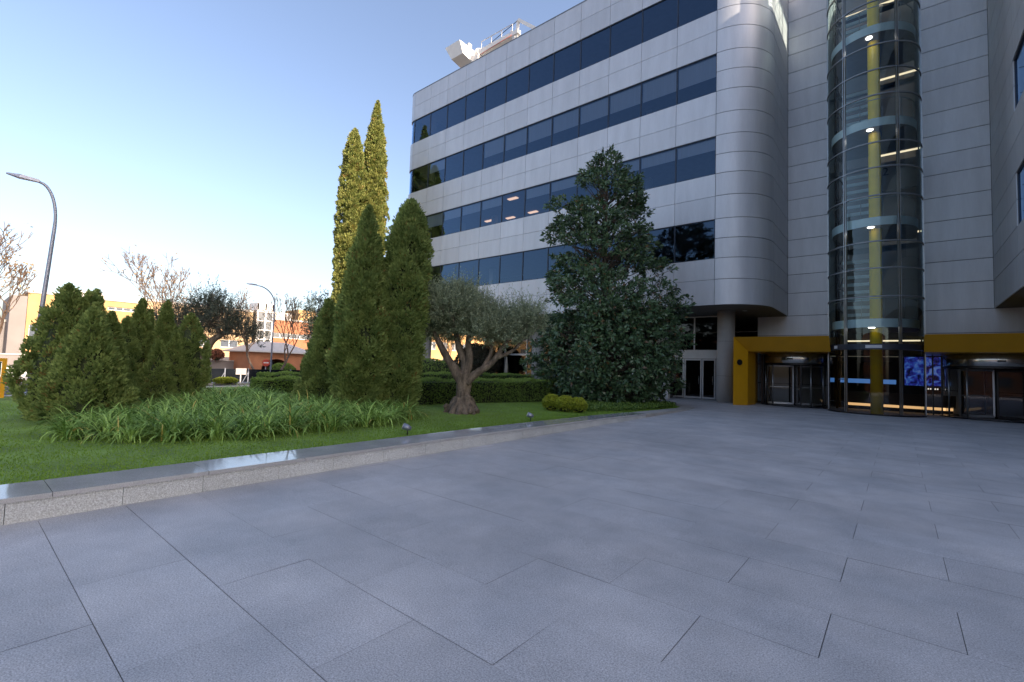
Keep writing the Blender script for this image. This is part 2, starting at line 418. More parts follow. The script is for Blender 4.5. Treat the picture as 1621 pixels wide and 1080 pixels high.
sideR = [(-5.3,29.05),(-5.3,33.3)]
endL = [[(-36.07,50-2.26*k),(-36.07,50-2.26*(k+1))] for k in range(9)]+[[(-36.07,50-2.26*9),(-36.07,27.8)]]
strt = [[(MX[k+1],FY),(MX[k],FY)] for k in range(12)]
recL = [(-5.3,33.3),(-2.78,33.3)]; recR = [(.98,33.3),(3.75,33.3)]
rwS = [(3.75,33.3),(3.75,27.15)]
for z0, z1 in zip(ZL[:-1], ZL[1:]):
    band = isband(z0)
    for s in strt+[arcL]+endL:
        if not band: panel(s, z0, z1, .010)
    zz = [(z0,z1)] if not band else [(z0,(z0+z1)/2),((z0+z1)/2,z1)]
    for a, b in zz:
        for s in (arcR, sideR, recL, recR, rwS): panel(s, a, b)
    if not band:
        y = 27.15
        while y > 14: panel([(3.75,y),(3.75,y-2.26)], z0, z1); y -= 2.26
    else:
        pass
for a, b in ((.01,1.2),(1.2,2.4),(2.4,3.72),(3.72,4.2),(4.2,5.42)):
    panel([(-7.0,33.3),(-2.78,33.3)], a, b); panel([(.98,33.3),(9.,33.3)], a, b)
for (a, b) in ((5.42,27.15),):
    for s in (arcR, sideR, recL, recR, rwS): backing(s, a, b)
for z0, z1 in zip(ZL[:-1], ZL[1:]):
    if not isband(z0):
        for s in strt+[arcL]+endL: backing(s, z0, z1)
        backing([(3.75,27.15),(3.75,13.6)], z0, z1)
backing([(-7.0,33.3),(-2.78,33.3)], 0, 5.42); backing([(.98,33.3),(9.,33.3)], 0, 5.42)
me = bpy.data.meshes.new('cladding'); me.from_pydata(pv, [], pf); me.polygons.foreach_set('use_smooth', ps)
at = me.attributes.new('tone','FLOAT','POINT'); at.data.foreach_set('value', np.array(ptn, np.float32)); me.update()
attach(link('cladding', me, m_alu), bld); B(bk, 'cladding_backing', m_backing)
# roof, rear shell, cap
mb = MB(); out_poly = [(-36.0,50)]+[(p[0]+.03,p[1]+.03) for p in arcL]+[(p[0]-.04,p[1]+.04) for p in arcR]+[(-5.34,33.34),(3.79,33.34),(3.79,13.6),(26,13.6),(26,50)]
mb.prism(out_poly, 26.7, 26.95)
mb.box(-36.0,26,49.7,50,5.4,26.69); mb.box(25.7,26,13.7,49.69,0,26.69); mb.box(3.8,25.69,13.65,13.9,5.4,26.69); mb.box(9.0,25.69,13.65,13.9,0,5.39); mb.box(9,25.69,49.7,50,0,5.39)
B(mb, 'roof', m_cap)
mb = MB()
full = arcL+[(MX[0],FY)]+arcR[1:]+[(-5.3,33.3)]
o = offs(full, -.02); i_ = offs(full, .10)
for k in range(len(full)-1):
    mb.hexa([(*o[k],27.15),(*o[k+1],27.15),(*i_[k+1],27.15),(*i_[k],27.15),(*o[k],27.21),(*o[k+1],27.21),(*i_[k+1],27.21),(*i_[k],27.21)])
mb.box(-5.2,3.65,33.28,33.4,27.15,27.21); mb.box(3.73,3.85,13.6,33.2,27.15,27.21)
B(mb, 'parapet_cap', m_cap)
# soffits
mb = MB(); mb.prism([(-36.0,50)]+[(p[0]+.05,p[1]+.05) for p in arcL]+[(p[0]-.05,p[1]+.05) for p in arcR]+[(-5.36,33.25),(-5.36,50)], 5.425, 5.60)
mb.box(3.8,25.6,14,33.2,5.425,5.6)
sf = B(mb, 'soffit', m_soffit)
for sx, sy in ((-6.9,29.6),(-12,28.6),(-12,30.3)):
    MB().lathe([(.13,-.03),(.13,.0),(.02,.0)], (sx,sy,5.42), 16).build('downlight', m_palegrey, sf)
# floors behind the ribbon windows
zs = [5.62]+[v for b in BANDS for v in (b[0]-.05,b[1]+.06)]+[26.69]
mb = MB()
for a, b in zip(zs[0::2], zs[1::2]): mb.box(-35.6,-5.6,28.1,49.6,a,b); mb.box(-34.8,-7.8,26.72,28.099,a,b); mb.box(5.0,25.5,14,33.0,a,b); mb.box(3.86,4.999,14,27.0,a,b)
B(mb, 'floor_slab', m_ceiling)
for a, b in BANDS:
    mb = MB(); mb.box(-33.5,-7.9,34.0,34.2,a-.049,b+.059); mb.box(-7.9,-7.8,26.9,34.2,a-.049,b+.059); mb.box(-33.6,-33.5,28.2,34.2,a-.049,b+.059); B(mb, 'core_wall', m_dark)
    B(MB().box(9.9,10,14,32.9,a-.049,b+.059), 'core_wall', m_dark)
for r_, (a, b) in enumerate(BANDS):
    for xx in (-13.2,-20.9,-27.5,-31.5):
        B(MB().box(xx-.2,xx+.2,30,30.4,a-.04,b+.05), 'office_pillar', m_palegrey)
for (lx, ly) in ((-23.4,27.75),(-28.8,30.9),(-26.6,31.3),(-24.0,31.2)):
    l = MB().box(lx-.45,lx+.45,ly-.16,ly+.16,14.93,14.985).build('ceiling_lamp', m_ceil); attach(l, bld)
# windows
def window(poly, z0, z1, blind=0., name='window'):
    q = offs(poly, .05); f = MB(); i2 = offs(poly, .13)
    for k in range(len(q)-1):
        for za, zb in ((z0-.005,z0+.035),(z1-.05,z1+.005)):
            f.hexa([(*q[k],za),(*q[k+1],za),(*i2[k+1],za),(*i2[k],za),(*q[k],zb),(*q[k+1],zb),(*i2[k+1],zb),(*i2[k],zb)])
    for e, s in ((0,1),(-1,-1)):
        a = np.array(q[e]); d = np.array(q[s] if s == 1 else q[-2])-a; d = d/np.linalg.norm(d)*.032
        b2 = np.array(i2[e]); 
        p = [a-d*.0, a+d, b2+d, b2]
        f.hexa([(*v,z0+.036) for v in p]+[(*v,z1-.051) for v in p])
    w_ = attach(f.build(name, m_frame), bld)
    gl = offs(poly, .085); pm = MB()
    for k in range(len(gl)-1): pm.face([(*gl[k],z0+.02),(*gl[k+1],z0+.02),(*gl[k+1],z1-.02),(*gl[k],z1-.02)], len(gl) > 2)
    p_ = pm.build('pane', m_gwin, w_)
    if blind > 0:
        bl = offs(trim(poly,.06), .20); bm = MB()
        for k in range(len(bl)-1): 
            zb = z1-(z1-z0)*blind; b3 = offs(bl, .012)
            bm.hexa([(*bl[k],zb),(*bl[k+1],zb),(*b3[k+1],zb),(*b3[k],zb),(*bl[k],z1-.06),(*bl[k+1],z1-.06),(*b3[k+1],z1-.06),(*b3[k],z1-.06)])
        b_ = bm.build('blind', m_blind, w_)
BL = {0:[0,0,0,0,.0,.0,0,0,0,0,0,0], 1:[.33,.33,.34,.34,.33,.35,0,.33,.35,.36,.5,.45], 2:[.56,.57,.56,.56,.55,.56,.56,.55,.0,.0,.4,0], 3:[0]*12}
for r_, (a, b) in enumerate(BANDS):
    for k in range(12): window(strt[k], a, b, BL[r_][k])
    window(arcL, a, b)
    for k in range(3): window([(3.75,27.15-2.26*k),(3.75,27.15-2.26*(k+1))], a, b)
    window([(3.75,27.15-2.26*3),(3.75,13.6)], a, b); window([(-36.07,50),(-36.07,27.8)], a, b)
# ground floor under the left wing: glazing and entrance doors
gl = MB(); fr = MB(); GX = [-29.0,-26.6,-24.2,-21.8,-19.4,-17.,-14.6,-12.2]
for a, b in zip(GX[:-1], GX[1:]): fr.box(b-.04,b+.04,31.2,31.34,.02,5.4)
fr.box(-29.0,-12.2,31.18,31.36,2.68,2.82); fr.box(-29.08,-29.0,31.2,31.34,.02,5.4); fr.box(-29.0,-12.2,31.2,31.34,5.28,5.4); fr.box(-29.0,-12.2,31.2,31.34,.0,.1)
fr.box(-29.08,-29.0,31.4,44,2.68,2.82)
B(fr, 'glazing_frame', m_doorframe)
gl.face([(-29.0,31.28,.1),(-12.2,31.28,.1),(-12.2,31.28,5.3),(-29.0,31.28,5.3)]); gl.face([(-29.04,31.36,.1),(-29.04,44,.1),(-29.04,44,5.3),(-29.04,31.36,5.3)])
B(gl, 'ground_glazing', m_gdark)
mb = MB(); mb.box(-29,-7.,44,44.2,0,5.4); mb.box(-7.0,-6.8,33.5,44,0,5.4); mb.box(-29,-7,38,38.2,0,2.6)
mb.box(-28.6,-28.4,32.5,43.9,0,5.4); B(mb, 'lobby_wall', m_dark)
mb = MB(); mb.box(8.98,9.2,14,33.2,0,5.42); B(mb, 'ground_wall', m_brown)

ent = thing('glass_entrance', 'pale framed glass double doors under the overhang, left of the concrete column', 'entrance', (-10.3,31.28,0))
fr = MB(); fr.box(-12.18,-8.0,31.2,31.36,2.62,3.18); 
fr.build('transom', m_palegrey); attach(bpy.context.scene.objects['transom'], ent)
f2 = MB()
for xx in (-12.14,-10.32,-8.36,-8.04): f2.box(xx-.04,xx+.04,31.22,31.34,3.19,5.38)
f2.box(-12.18,-8.0,31.22,31.34,5.30,5.38)
for xx in (-12.14,-8.04): f2.box(xx-.05,xx+.05,31.22,31.34,.0,2.61)
attach(f2.build('frame', m_doorframe), ent)
g_ = MB(); g_.face([(-12.1,31.28,3.2),(-8.08,31.28,3.2),(-8.08,31.28,5.3),(-12.1,31.28,5.3)]); attach(g_.build('upper_glass', m_gdark), ent)
for (a, b) in ((-12.08,-10.98),(-10.94,-9.84),(-9.80,-8.98),(-8.94,-8.10)):
    d = MB()
    for xx in (a+.04,b-.04): d.box(xx-.04,xx+.04,31.23,31.33,.03,2.6)
    d.box(a+.08,b-.08,31.23,31.33,2.50,2.6); d.box(a+.08,b-.08,31.23,31.33,.03,.15)
    d_ = attach(d.build('door', m_doorframe), ent)
    q = MB(); q.face([(a+.08,31.28,.15),(b-.08,31.28,.15),(b-.08,31.28,2.5),(a+.08,31.28,2.5)]); q = q.build('pane', m_gdark, d_)
    hdl = MB(); hdl.tube([(b-.16,31.19,.95),(b-.16,31.19,1.5)], [.015,.015], 8); hdl = hdl.build('handle', m_steel, d_)

# columns carrying the left wing
def column(x, label):
    t = thing('concrete_column', label, 'column', (x,29.7,0), 'concrete columns under the left wing')
    prof = [(.49,-.02),(.49,5.42)]
    MB().lathe(prof, (0,0,0), 32).build('shaft', m_concrete, t)
    jm = MB()
    for z in (1.55,3.6): jm.lathe([(.492,z-.008),(.492,z+.008)], (0,0,0), 32)
    jm.build('cast_joint', m_soffit, t)
column(-7.95, 'round concrete column at the rounded corner, touching the yellow portal')
column(-21.9, 'round concrete column partly behind the left side of the magnolia')
column(-35.4, 'round concrete column at the far end of the wing, seen beside the tall thuja')

# ------------------------------------------------------------------ glass tower
TC = (-.90, 29.0); TR = 1.86
tow = thing('glass_tower', 'cylindrical glass lift tower with curved panes and a yellow column inside', 'glass tower', (TC[0],TC[1],0))
A = math.radians
FZ = [4.08,8.87,13.64,18.26,22.95]
RZ = [4.78,5.48,6.80,8.05,9.9,10.24,11.55,12.78,15.08,16.32,17.54,19.73,21.0,22.28,24.4,25.8,27.2]
RZ = [5.48,6.80,8.06,10.24,11.57,12.78,15.08,16.32,17.54,19.73,21.0,22.28,24.4,25.8]
angs = [A(-90),A(-34),A(32),A(90)]
for a in angs:
    x, y = TC[0]+TR*math.sin(a), TC[1]-TR*math.cos(a)
    m_ = MB(); n_ = np.array([math.sin(a),-math.cos(a)]); t_ = np.array([-n_[1],n_[0]])
    for s_ in (-.055,.03):
        p = [np.array([x,y])+t_*s_-n_*.05, np.array([x,y])+t_*(s_+.03)-n_*.05, np.array([x,y])+t_*(s_+.03)+n_*.035, np.array([x,y])+t_*s_+n_*.035]
        m_.hexa([(*v,.02) for v in p]+[(*v,27.3) for v in p])
    attach(m_.build('mullion', m_steel), tow)
for z in RZ:
    attach(MB().ringbar(TC, TR-.035, TR+.03, z-.03, z+.03, A(-90), A(90), 40).build('ring', m_ring), tow)
levels = [3.28]+RZ+[27.2]
for i in range(3):
    for z0, z1 in zip(levels[:-1], levels[1:]):
        attach(MB().arcsheet(TC, TR, z0+.03, z1-.03, angs[i]+.035, angs[i+1]-.035, 14).build('glass_panel', m_gtow), tow)
    attach(MB().arcsheet(TC, TR, .08, 3.0, angs[i]+.035, angs[i+1]-.035, 14).build('glass_panel', m_gclear), tow)
for s_ in (-1,1):
    x = TC[0]+s_*TR
    q = MB(); q.face([(x,TC[1]+.05,.05),(x,33.28,.05),(x,33.28,27.2),(x,TC[1]+.05,27.2)]); attach(q.build('side_glass', m_gtow), tow)
attach(MB().ringbar(TC, TR-.06, TR+.06, 3.02, 3.28, A(-90), A(90), 40).build('band', m_frame), tow)
for a0, a1 in ((-8,10),(-52,-46)): attach(MB().ringbar(TC, TR+.062, TR+.078, 3.08, 3.22, A(a0), A(a1), 10).build('blank_plate', m_palegrey), tow)
attach(MB().ringbar(TC, TR-.06, TR+.05, .0, .07, A(-90), A(90), 40).build('threshold', m_black), tow)
# yellow column
attach(MB().lathe([(.245,0),(.245,27)], (-.80,28.2,0), 28).build('yellow_column', m_pipe), tow)
# landings
for i, z in enumerate(FZ):
    half = [(TC[0]+1.68*math.sin(a), TC[1]-1.68*math.cos(a)) for a in np.linspace(A(-90),A(90),32)]
    poly = half+[(TC[0]+1.68,31.0),(TC[0]-1.68,31.0)]
    ld = attach(MB().prism(poly, z, z+.34).build('landing', m_soffit), tow)
    f_ = MB().ringbar(TC, 1.685, 1.70, z-.02, z+.38, A(-90), A(90), 40).build('fascia', m_teal, ld)
    d_ = MB().lathe([(.13,-.03),(.13,.02)], (-.95,27.62,z), 20).build('downlight', m_spotl, ld)
    hr = MB()
    for dz in (.95,):
        hr.tube([(TC[0]+1.62*math.sin(a), TC[1]-1.62*math.cos(a), z+.38+dz) for a in np.linspace(A(-90),A(90),36)], [.022]*36, 8)
    for a in (-75,-45,-15,15,45,75): hr.tube([(TC[0]+1.62*math.sin(A(a)), TC[1]-1.62*math.cos(A(a)), z+.35),(TC[0]+1.62*math.sin(A(a)), TC[1]-1.62*math.cos(A(a)), z+1.33)], [.014,.014], 6)
    attach(hr.build('handrail', m_steel), tow)
    ln = MB(); zz = z+.9 if i else 3.9
    if i == 0: ln.box(-2.4,.92,32.9,32.98,3.76,3.83)
    elif i == 4: ln.box(-2.3,.9,32.9,32.98,23.17,23.25)
    else: ln.box(-.75,.93,32.9,32.98,{1:9.66,2:14.25,3:18.69}[i],{1:9.74,2:14.33,3:18.77}[i])
    attach(ln.build('line_light', m_line), tow)
    # inner core wall of the lift lobby on that storey
    cw = MB(); zb = FZ[i+1] if i < 4 else 27
    cw.box(TC[0]-1.75,TC[0]+1.75,33.3,33.4,z+.35,zb-.01)
    attach(cw.build('lobby_back', m_lobbyback), tow)
    lv = MB()
    for q in range(9): lv.box(-2.35,-1.1,31.6,31.72,z+.55+q*.42,z+.72+q*.42)
    attach(lv.build('louvre', m_teal), tow)
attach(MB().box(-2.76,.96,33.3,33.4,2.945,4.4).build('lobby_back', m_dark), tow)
# lattice added inside the shaft, left, standing in for diagonal reflections in the glass
lt = MB()
for (x, y) in ((-2.45,29.3),(-2.45,30.6),(-2.2,31.6)): lt.tube([(x,y,.1),(x,y,27)], [.045,.045], 6)
z = .4; k = 0
while z < 26:
    lt.bar((-2.45,29.3,z),(-2.45,30.6,z+1.2), .04); lt.bar((-2.45,30.6,z),(-2.2,31.6,z+1.2), .04); lt.bar((-2.45,29.3,z+1.2),(-2.2,31.6,z+1.2), .05); z += 1.2
attach(lt.build('reflection_lattice', m_black), tow)
cap = MB().prism([(TC[0]+1.84*math.sin(a), TC[1]-1.84*math.cos(a)) for a in np.linspace(A(-90),A(90),30)]+[(TC[0]+1.84,33.3),(TC[0]-1.84,33.3)], 27.2, 27.4)
attach(cap.build('unseen_glass_roof', m_gtow), tow)  # unseen roof, made of glass to let daylight down the shaft
pn = MB(); pn.box(-.62,.85,31.95,32.0,11.9,13.5); attach(pn.build('floor_sign_board', m_soffit), tow)
def text(name, s, size, loc, mat, parent):
    cu = bpy.data.curves.new(name,'FONT'); cu.body = s; cu.size = size; cu.extrude = .004; cu.align_x = 'CENTER'; cu.align_y = 'CENTER'
    to = bpy.data.objects.new(name+'_curve', cu); col.objects.link(to)
    dg = bpy.context.evaluated_depsgraph_get(); me = bpy.data.meshes.new_from_object(to.evaluated_get(dg)); bpy.data.objects.remove(to)
    me.transform(Matrix.Translation(Vector(loc)) @ Matrix.Rotation(PI/2,4,'X'))
    me.materials.clear(); return attach(link(name, me, mat), parent)
text('floor_number', '2', .62, (-.44,31.93,12.95), m_black, tow)

# ------------------------------------------------------------------ yellow portal
por = thing('yellow_portal', 'yellow lacquered entrance portal with splayed faces around the revolving doors', 'portal', (-6.6,28,0))
mb = MB()
# left post: plan outline extruded
mb.face([(-6.95,27.4,0),(-6.38,28.1,0),(-6.38,28.1,2.95),(-6.95,27.4,3.7)])
mb.face([(-6.38,28.1,0),(-6.28,29.4,0),(-6.28,29.4,2.95),(-6.38,28.1,2.95)])
mb.face([(-6.95,33.2,0),(-6.95,27.4,0),(-6.95,27.4,3.7),(-6.95,33.2,3.7)])
mb.face([(-6.28,29.4,0),(-6.95,33.2,0),(-6.95,33.2,3.7),(-6.28,29.4,2.95)])
attach(mb.build('post', m_yellow), por)
def cutx(y, s): return (-2.60 if y < 28.2 else -2.80) if s < 0 else (.90 if y < 28.2 else 1.0)
def beam(x0, s):
    m_ = MB(); prof = [(27.4,3.7),(27.75,3.325),(28.1,2.95),(29.4,2.95),(33.2,2.95),(33.2,3.7),(30.,3.7),(28.5,3.7)]
    n_ = len(prof); b = len(m_.v)
    for (y, z) in prof:
        xs = x0
        if s == -1 and y < 28.11: xs = x0+ (0 if y < 27.5 else (.285 if y < 27.9 else .57))
        if s == -1 and y > 28.11 and z < 3: xs = x0+.67
        m_.v.append((xs,y,z))
    for (y, z) in prof: m_.v.append((cutx(y, s)-.0, y, z))
    for i in range(n_):
        j = (i+1)%n_; m_.f.append((b+i,b+j,b+n_+j,b+n_+i)); m_.sm.append(False)
    m_.f.append(tuple(b+n_+i for i in range(n_))); m_.sm.append(False)
    return attach(m_.build('beam', m_yellow), por)
beam(-6.95, -1); beam(8.9, 1)
attach(MB().tube([(-6.70,27.66,2.33),(-6.672,27.638,2.33)], [.16,.16], 24).build('round_plaque', m_black), por)
# lobby behind the portal
lob = thing('entrance_lobby', 'dark entrance lobby glazing and walls behind the revolving doors', 'lobby', (0,33,0))
mb = MB()
mb.box(-6.2,8.9,41.8,42,0,2.9); mb.box(-6.3,-6.2,31,42,0,2.9); mb.box(8.8,8.9,31,41.8,0,2.9); attach(mb.build('wall', m_brown), lob)
attach(MB().box(-6.2,8.9,33.45,42,2.9,2.94).build('ceiling', m_soffit), lob)
for xx in (-6.16,-2.98,1.30,1.62,5.2): attach(MB().box(xx-.03,xx+.03,30.86,30.94,.01,2.94).build('glazing_post', m_black), lob)
mb = MB()
for a, b in ((-3.0,-2.79),(.99,1.62),(5.2,8.8)):
    mb = MB(); mb.face([(a,30.9,.05),(b,30.9,.05),(b,30.9,2.9),(a,30.9,2.9)]); attach(mb.build('glazing', m_gclear), lob)

def revolving(cx, cy, R, label, rot):
    t = thing('revolving_door', label, 'revolving door', (cx,cy,0), 'revolving doors under the yellow portal')
    MB().lathe([(R+.03,2.38),(R+.05,2.40),(R+.05,2.90),(R+.02,2.93)], (0,0,0), 48).build('canopy', m_drum, t)
    MB().ringbar((0,0), R-.08, R+.06, 2.30, 2.38, 0, 2*PI, 48).build('head_ring', m_black, t)
    MB().ringbar((0,0), R-.12, R+.22, .004, .05, 0, 2*PI, 48).build('floor_ring', m_black, t)
    for a in (-70,-38,38,70): 
        x, y = R*math.sin(A(a)), -R*math.cos(A(a)); MB().tube([(x,y,.05),(x,y,2.31)], [.035,.035], 10).build('post', m_steel, t)
    for a0, a1 in ((-88,-38),(38,88)):
        g = MB().arcsheet((0,0), R, .08, 2.30, A(a0), A(a1), 12).build('curved_glass', m_gclear, t)
    for k in range(4):
        a = A(rot+90*k); d = np.array([math.sin(a),-math.cos(a)]); r0, r1 = .09, R-.1; f = MB()
        f.bar((*(d*r0),.12),(*(d*r0),2.26),.06); f.bar((*(d*r1),.12),(*(d*r1),2.26),.07)
        f.bar((*(d*r0),.12),(*(d*r1),.12),.05,.1); f.bar((*(d*r0),2.24),(*(d*r1),2.24),.05,.08)
        f.bar((*(d*.3),1.05),(*(d*(r1-.1)),1.05),.03)
        wf = f.build('wing', m_doorframe if k % 2 else m_black, t)
        g = MB(); g.face([(*(d*r0),.14),(*(d*r1),.14),(*(d*r1),2.22),(*(d*r0),2.22)]); g.build('pane', m_gclear, wf)
    MB().tube([(0,0,.03),(0,0,2.3)], [.05,.05], 12).build('spindle', m_black, t)
    MB().box(-.13,.13,-R-.16,-R-.05,2.58,2.66).build('sensor', m_black, t)
revolving(-4.55, 30.9, 1.48, 'revolving glass door between the yellow post and the glass tower', 20)
revolving(3.45, 30.9, 1.72, 'revolving glass door to the right of the glass tower, beside the blue screen', 38)

scr = thing('display_screen', 'tall blue lit display screen between glass tower and right revolving door', 'screen', (1.1,32.6,0))
ms = bpy.data.materials.new('screen_picture'); nt, N, Lk = nodes_of(ms); out = N.new('ShaderNodeOutputMaterial'); e = N.new('ShaderNodeEmission'); geo = N.new('ShaderNodeNewGeometry')
vo = N.new('ShaderNodeTexNoise'); vo.inputs['Scale'].default_value = 3.2; vo.inputs['Detail'].default_value = 3; vo.inputs['Distortion'].default_value = 1.2; Lk.new(geo.outputs['Position'], vo.inputs['Vector'])
rp = N.new('ShaderNodeValToRGB'); rp.color_ramp.elements[0].color = (.004,.006,.03,1); rp.color_ramp.elements[0].position = .38; rp.color_ramp.elements[1].color = (.12,.2,.5,1); rp.color_ramp.elements[1].position = .68
x_ = rp.color_ramp.elements.new(.5); x_.color = (.02,.03,.30,1); x_ = rp.color_ramp.elements.new(.58); x_.color = (.03,.12,.45,1)
Lk.new(vo.outputs[0], rp.inputs[0]); Lk.new(rp.outputs[0], e.inputs[0]); e.inputs[1].default_value = .45; Lk.new(e.outputs[0], out.inputs[0])
q = MB(); q.box(.25,1.70,32.58,32.60,1.40,2.90); attach(q.build('picture', ms), scr)
q = MB(); q.box(.2,1.75,32.6,32.7,.02,2.94); attach(q.build('housing', m_black), scr)
q = MB()
for i in range(5): q.box(1.16+.09*i,1.16+.09*i+.055,32.585,32.597,1.22,1.29)
attach(q.build('caption', emit('caption_light',(.9,.9,.85),.6)), scr)
dsk = thing('reception_desk', 'long low reception desk with warm light strip seen through the tower glass', 'reception desk', (-.3,33.2,0))
attach(MB().box(-2.4,2.2,32.2,32.55,.33,.95).build('counter', m_brown), dsk)
attach(MB().box(-2.3,2.1,32.25,32.5,.19,.325).build('light_strip', m_warm), dsk)
attach(MB().box(-2.3,2.1,32.3,32.5,.0,.185).build('plinth', m_black), dsk)
attach(MB().box(-2.62,-.1,33.2,33.25,1.42,1.66).build('blue_panel', m_blue), dsk)

nbk = thing('shade_block', 'tall plain grey block added out of view at far right to shade the plaza', 'office building', (46,5,0))  # unseen block, added to keep sun off the plaza
b = MB(); b.box(38,56,-7,18,0,46); attach(b.build('wall', m_alu), nbk)
for zz in range(5, 44, 4): attach(MB().box(37.9,37.995,-6,17,zz,zz+2).build('window_band', m_frame), nbk)

# ------------------------------------------------------------------ roof crane
cr = thing('roof_crane', 'white window cleaning crane with box counterweight and jib on the roof edge', 'roof crane', (-28.5,29,26.95))
def C(mb, n, m=m_white): return attach(mb.build(n, m), cr)
mb = MB(); mb.hexa([(-31.2,27.6,29.5),(-29.7,27.6,29.5),(-29.9,30.2,29.3),(-31.4,30.2,29.3),(-31.9,27.4,30.75),(-30.0,27.4,30.75),(-30.0,30.2,30.75),(-31.9,30.2,30.75)]); C(mb, 'counterweight')
C(MB().box(-29.5,-28.7,28.5,29.4,26.95,29.6).tube([(-29.1,29.0,29.6),(-29.1,29.0,30.25)], [.42,.36], 16), 'mast')
C(MB().hexa([(-29.0,28.75,29.55),(-29.0,29.25,29.55),(-29.0,29.25,30.1),(-29.0,28.75,30.1),(-24.4,28.8,29.75),(-24.4,29.2,29.75),(-24.4,29.2,30.1),(-24.4,28.8,30.1)]), 'boom')
jb = MB(); jb.bar((-24.75,29.0,28.2),(-24.55,29.0,31.0),.20); jb.bar((-24.5,29.0,31.0),(-22.3,29.0,29.1),.22); C(jb, 'jib')
C(MB().bar((-25.25,28.9,30.3),(-24.8,29.0,29.5),.14).box(-25.0,-24.7,28.8,29.3,27.0,29.6), 'bracket', m_palegrey)
cg = MB()
for x_ in (-28.6,-27.4,-26.2,-25.0): cg.bar((x_,28.78,30.1),(x_,28.78,30.75),.05)
cg.bar((-28.6,28.78,30.75),(-25.0,28.78,30.75),.05); C(cg, 'guard_rail', m_palegrey)
C(MB().box(-31.3,-30.4,28.2,29.4,30.76,30.95).box(-30.3,-30.05,28.6,29.0,30.76,31.2), 'motor_box', m_palegrey)
C(MB().tube([(-24.55,28.9,30.9),(-27.8,28.9,30.2)], [.03,.03], 6), 'stay_cable', m_black)
C(MB().tube([(-28.6,28.7,29.52),(-25.,28.72,29.72)], [.035,.035], 8), 'hose', M('red_hose', (.40,.14,.11)))

# ------------------------------------------------------------------ vegetation
m_thuja = leafmat('thuja_spray', (.10,.165,.05), (.34,.43,.14), .65, .4, .10, (.26,.20,.07))
m_thuja_in = M('thuja_inside', (.035,.052,.02), .9, var=.3, scale=8)  # solid core, coloured dark so gaps between sprays read as shade
m_cyp = leafmat('cypress_spray', (.15,.21,.06), (.40,.40,.13), .6, .35, .2, (.46,.30,.12))
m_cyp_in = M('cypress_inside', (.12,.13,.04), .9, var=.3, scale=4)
m_bark = M('bark', (.13,.10,.078), .9, var=.35, scale=9, fine=.3, finescale=40, bump=.9, bscale=22, stretch=(1,1,.35))
m_barkgrey = M('olive_bark', (.15,.12,.09), .95, var=.55, scale=9, fine=.4, finescale=45, bump=1., bscale=18, stretch=(1,1,.3))
m_olive = leafmat('olive_leaf', (.14,.18,.105), (.43,.50,.335), .55, .32, .3)
m_mag = leafmat('magnolia_leaf', (.04,.088,.042), (.12,.20,.092), .3, .12, .5, (.15,.09,.04))
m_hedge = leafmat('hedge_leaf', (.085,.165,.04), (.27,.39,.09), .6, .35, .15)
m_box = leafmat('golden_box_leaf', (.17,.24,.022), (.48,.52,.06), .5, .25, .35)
m_aga = leafmat('strap_leaf', (.042,.13,.018), (.44,.66,.185), .6, .15, .10, (.55,.46,.14))
m_cover = leafmat('cover_leaf', (.05,.11,.02), (.17,.26,.05), .5, .25, .3)
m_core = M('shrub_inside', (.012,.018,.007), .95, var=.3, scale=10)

def blob_core(name, prof, mat, parent, lump=.12, n=20, seed=0):
    """closed lumpy lathe inside the leaves"""
    r_ = np.random.default_rng(seed); ph = r_.random(6)*6.28; V = []; F = []
    for i, (r, z) in enumerate(prof):
        for k in range(n):
            a = 2*PI*k/n; q = r*(1+lump*math.sin(3*a+z*2.2+ph[0])*math.sin(z*3.1+ph[1])+lump*.6*math.sin(5*a-z*4+ph[2]))
            V.append((q*math.cos(a), q*math.sin(a), z))
    m = len(prof)
    for i in range(m-1):
        for k in range(n): F.append((i*n+k, i*n+(k+1)%n, (i+1)*n+(k+1)%n, (i+1)*n+k))
    return npmesh(name, V, F, mat, parent, smooth=True)

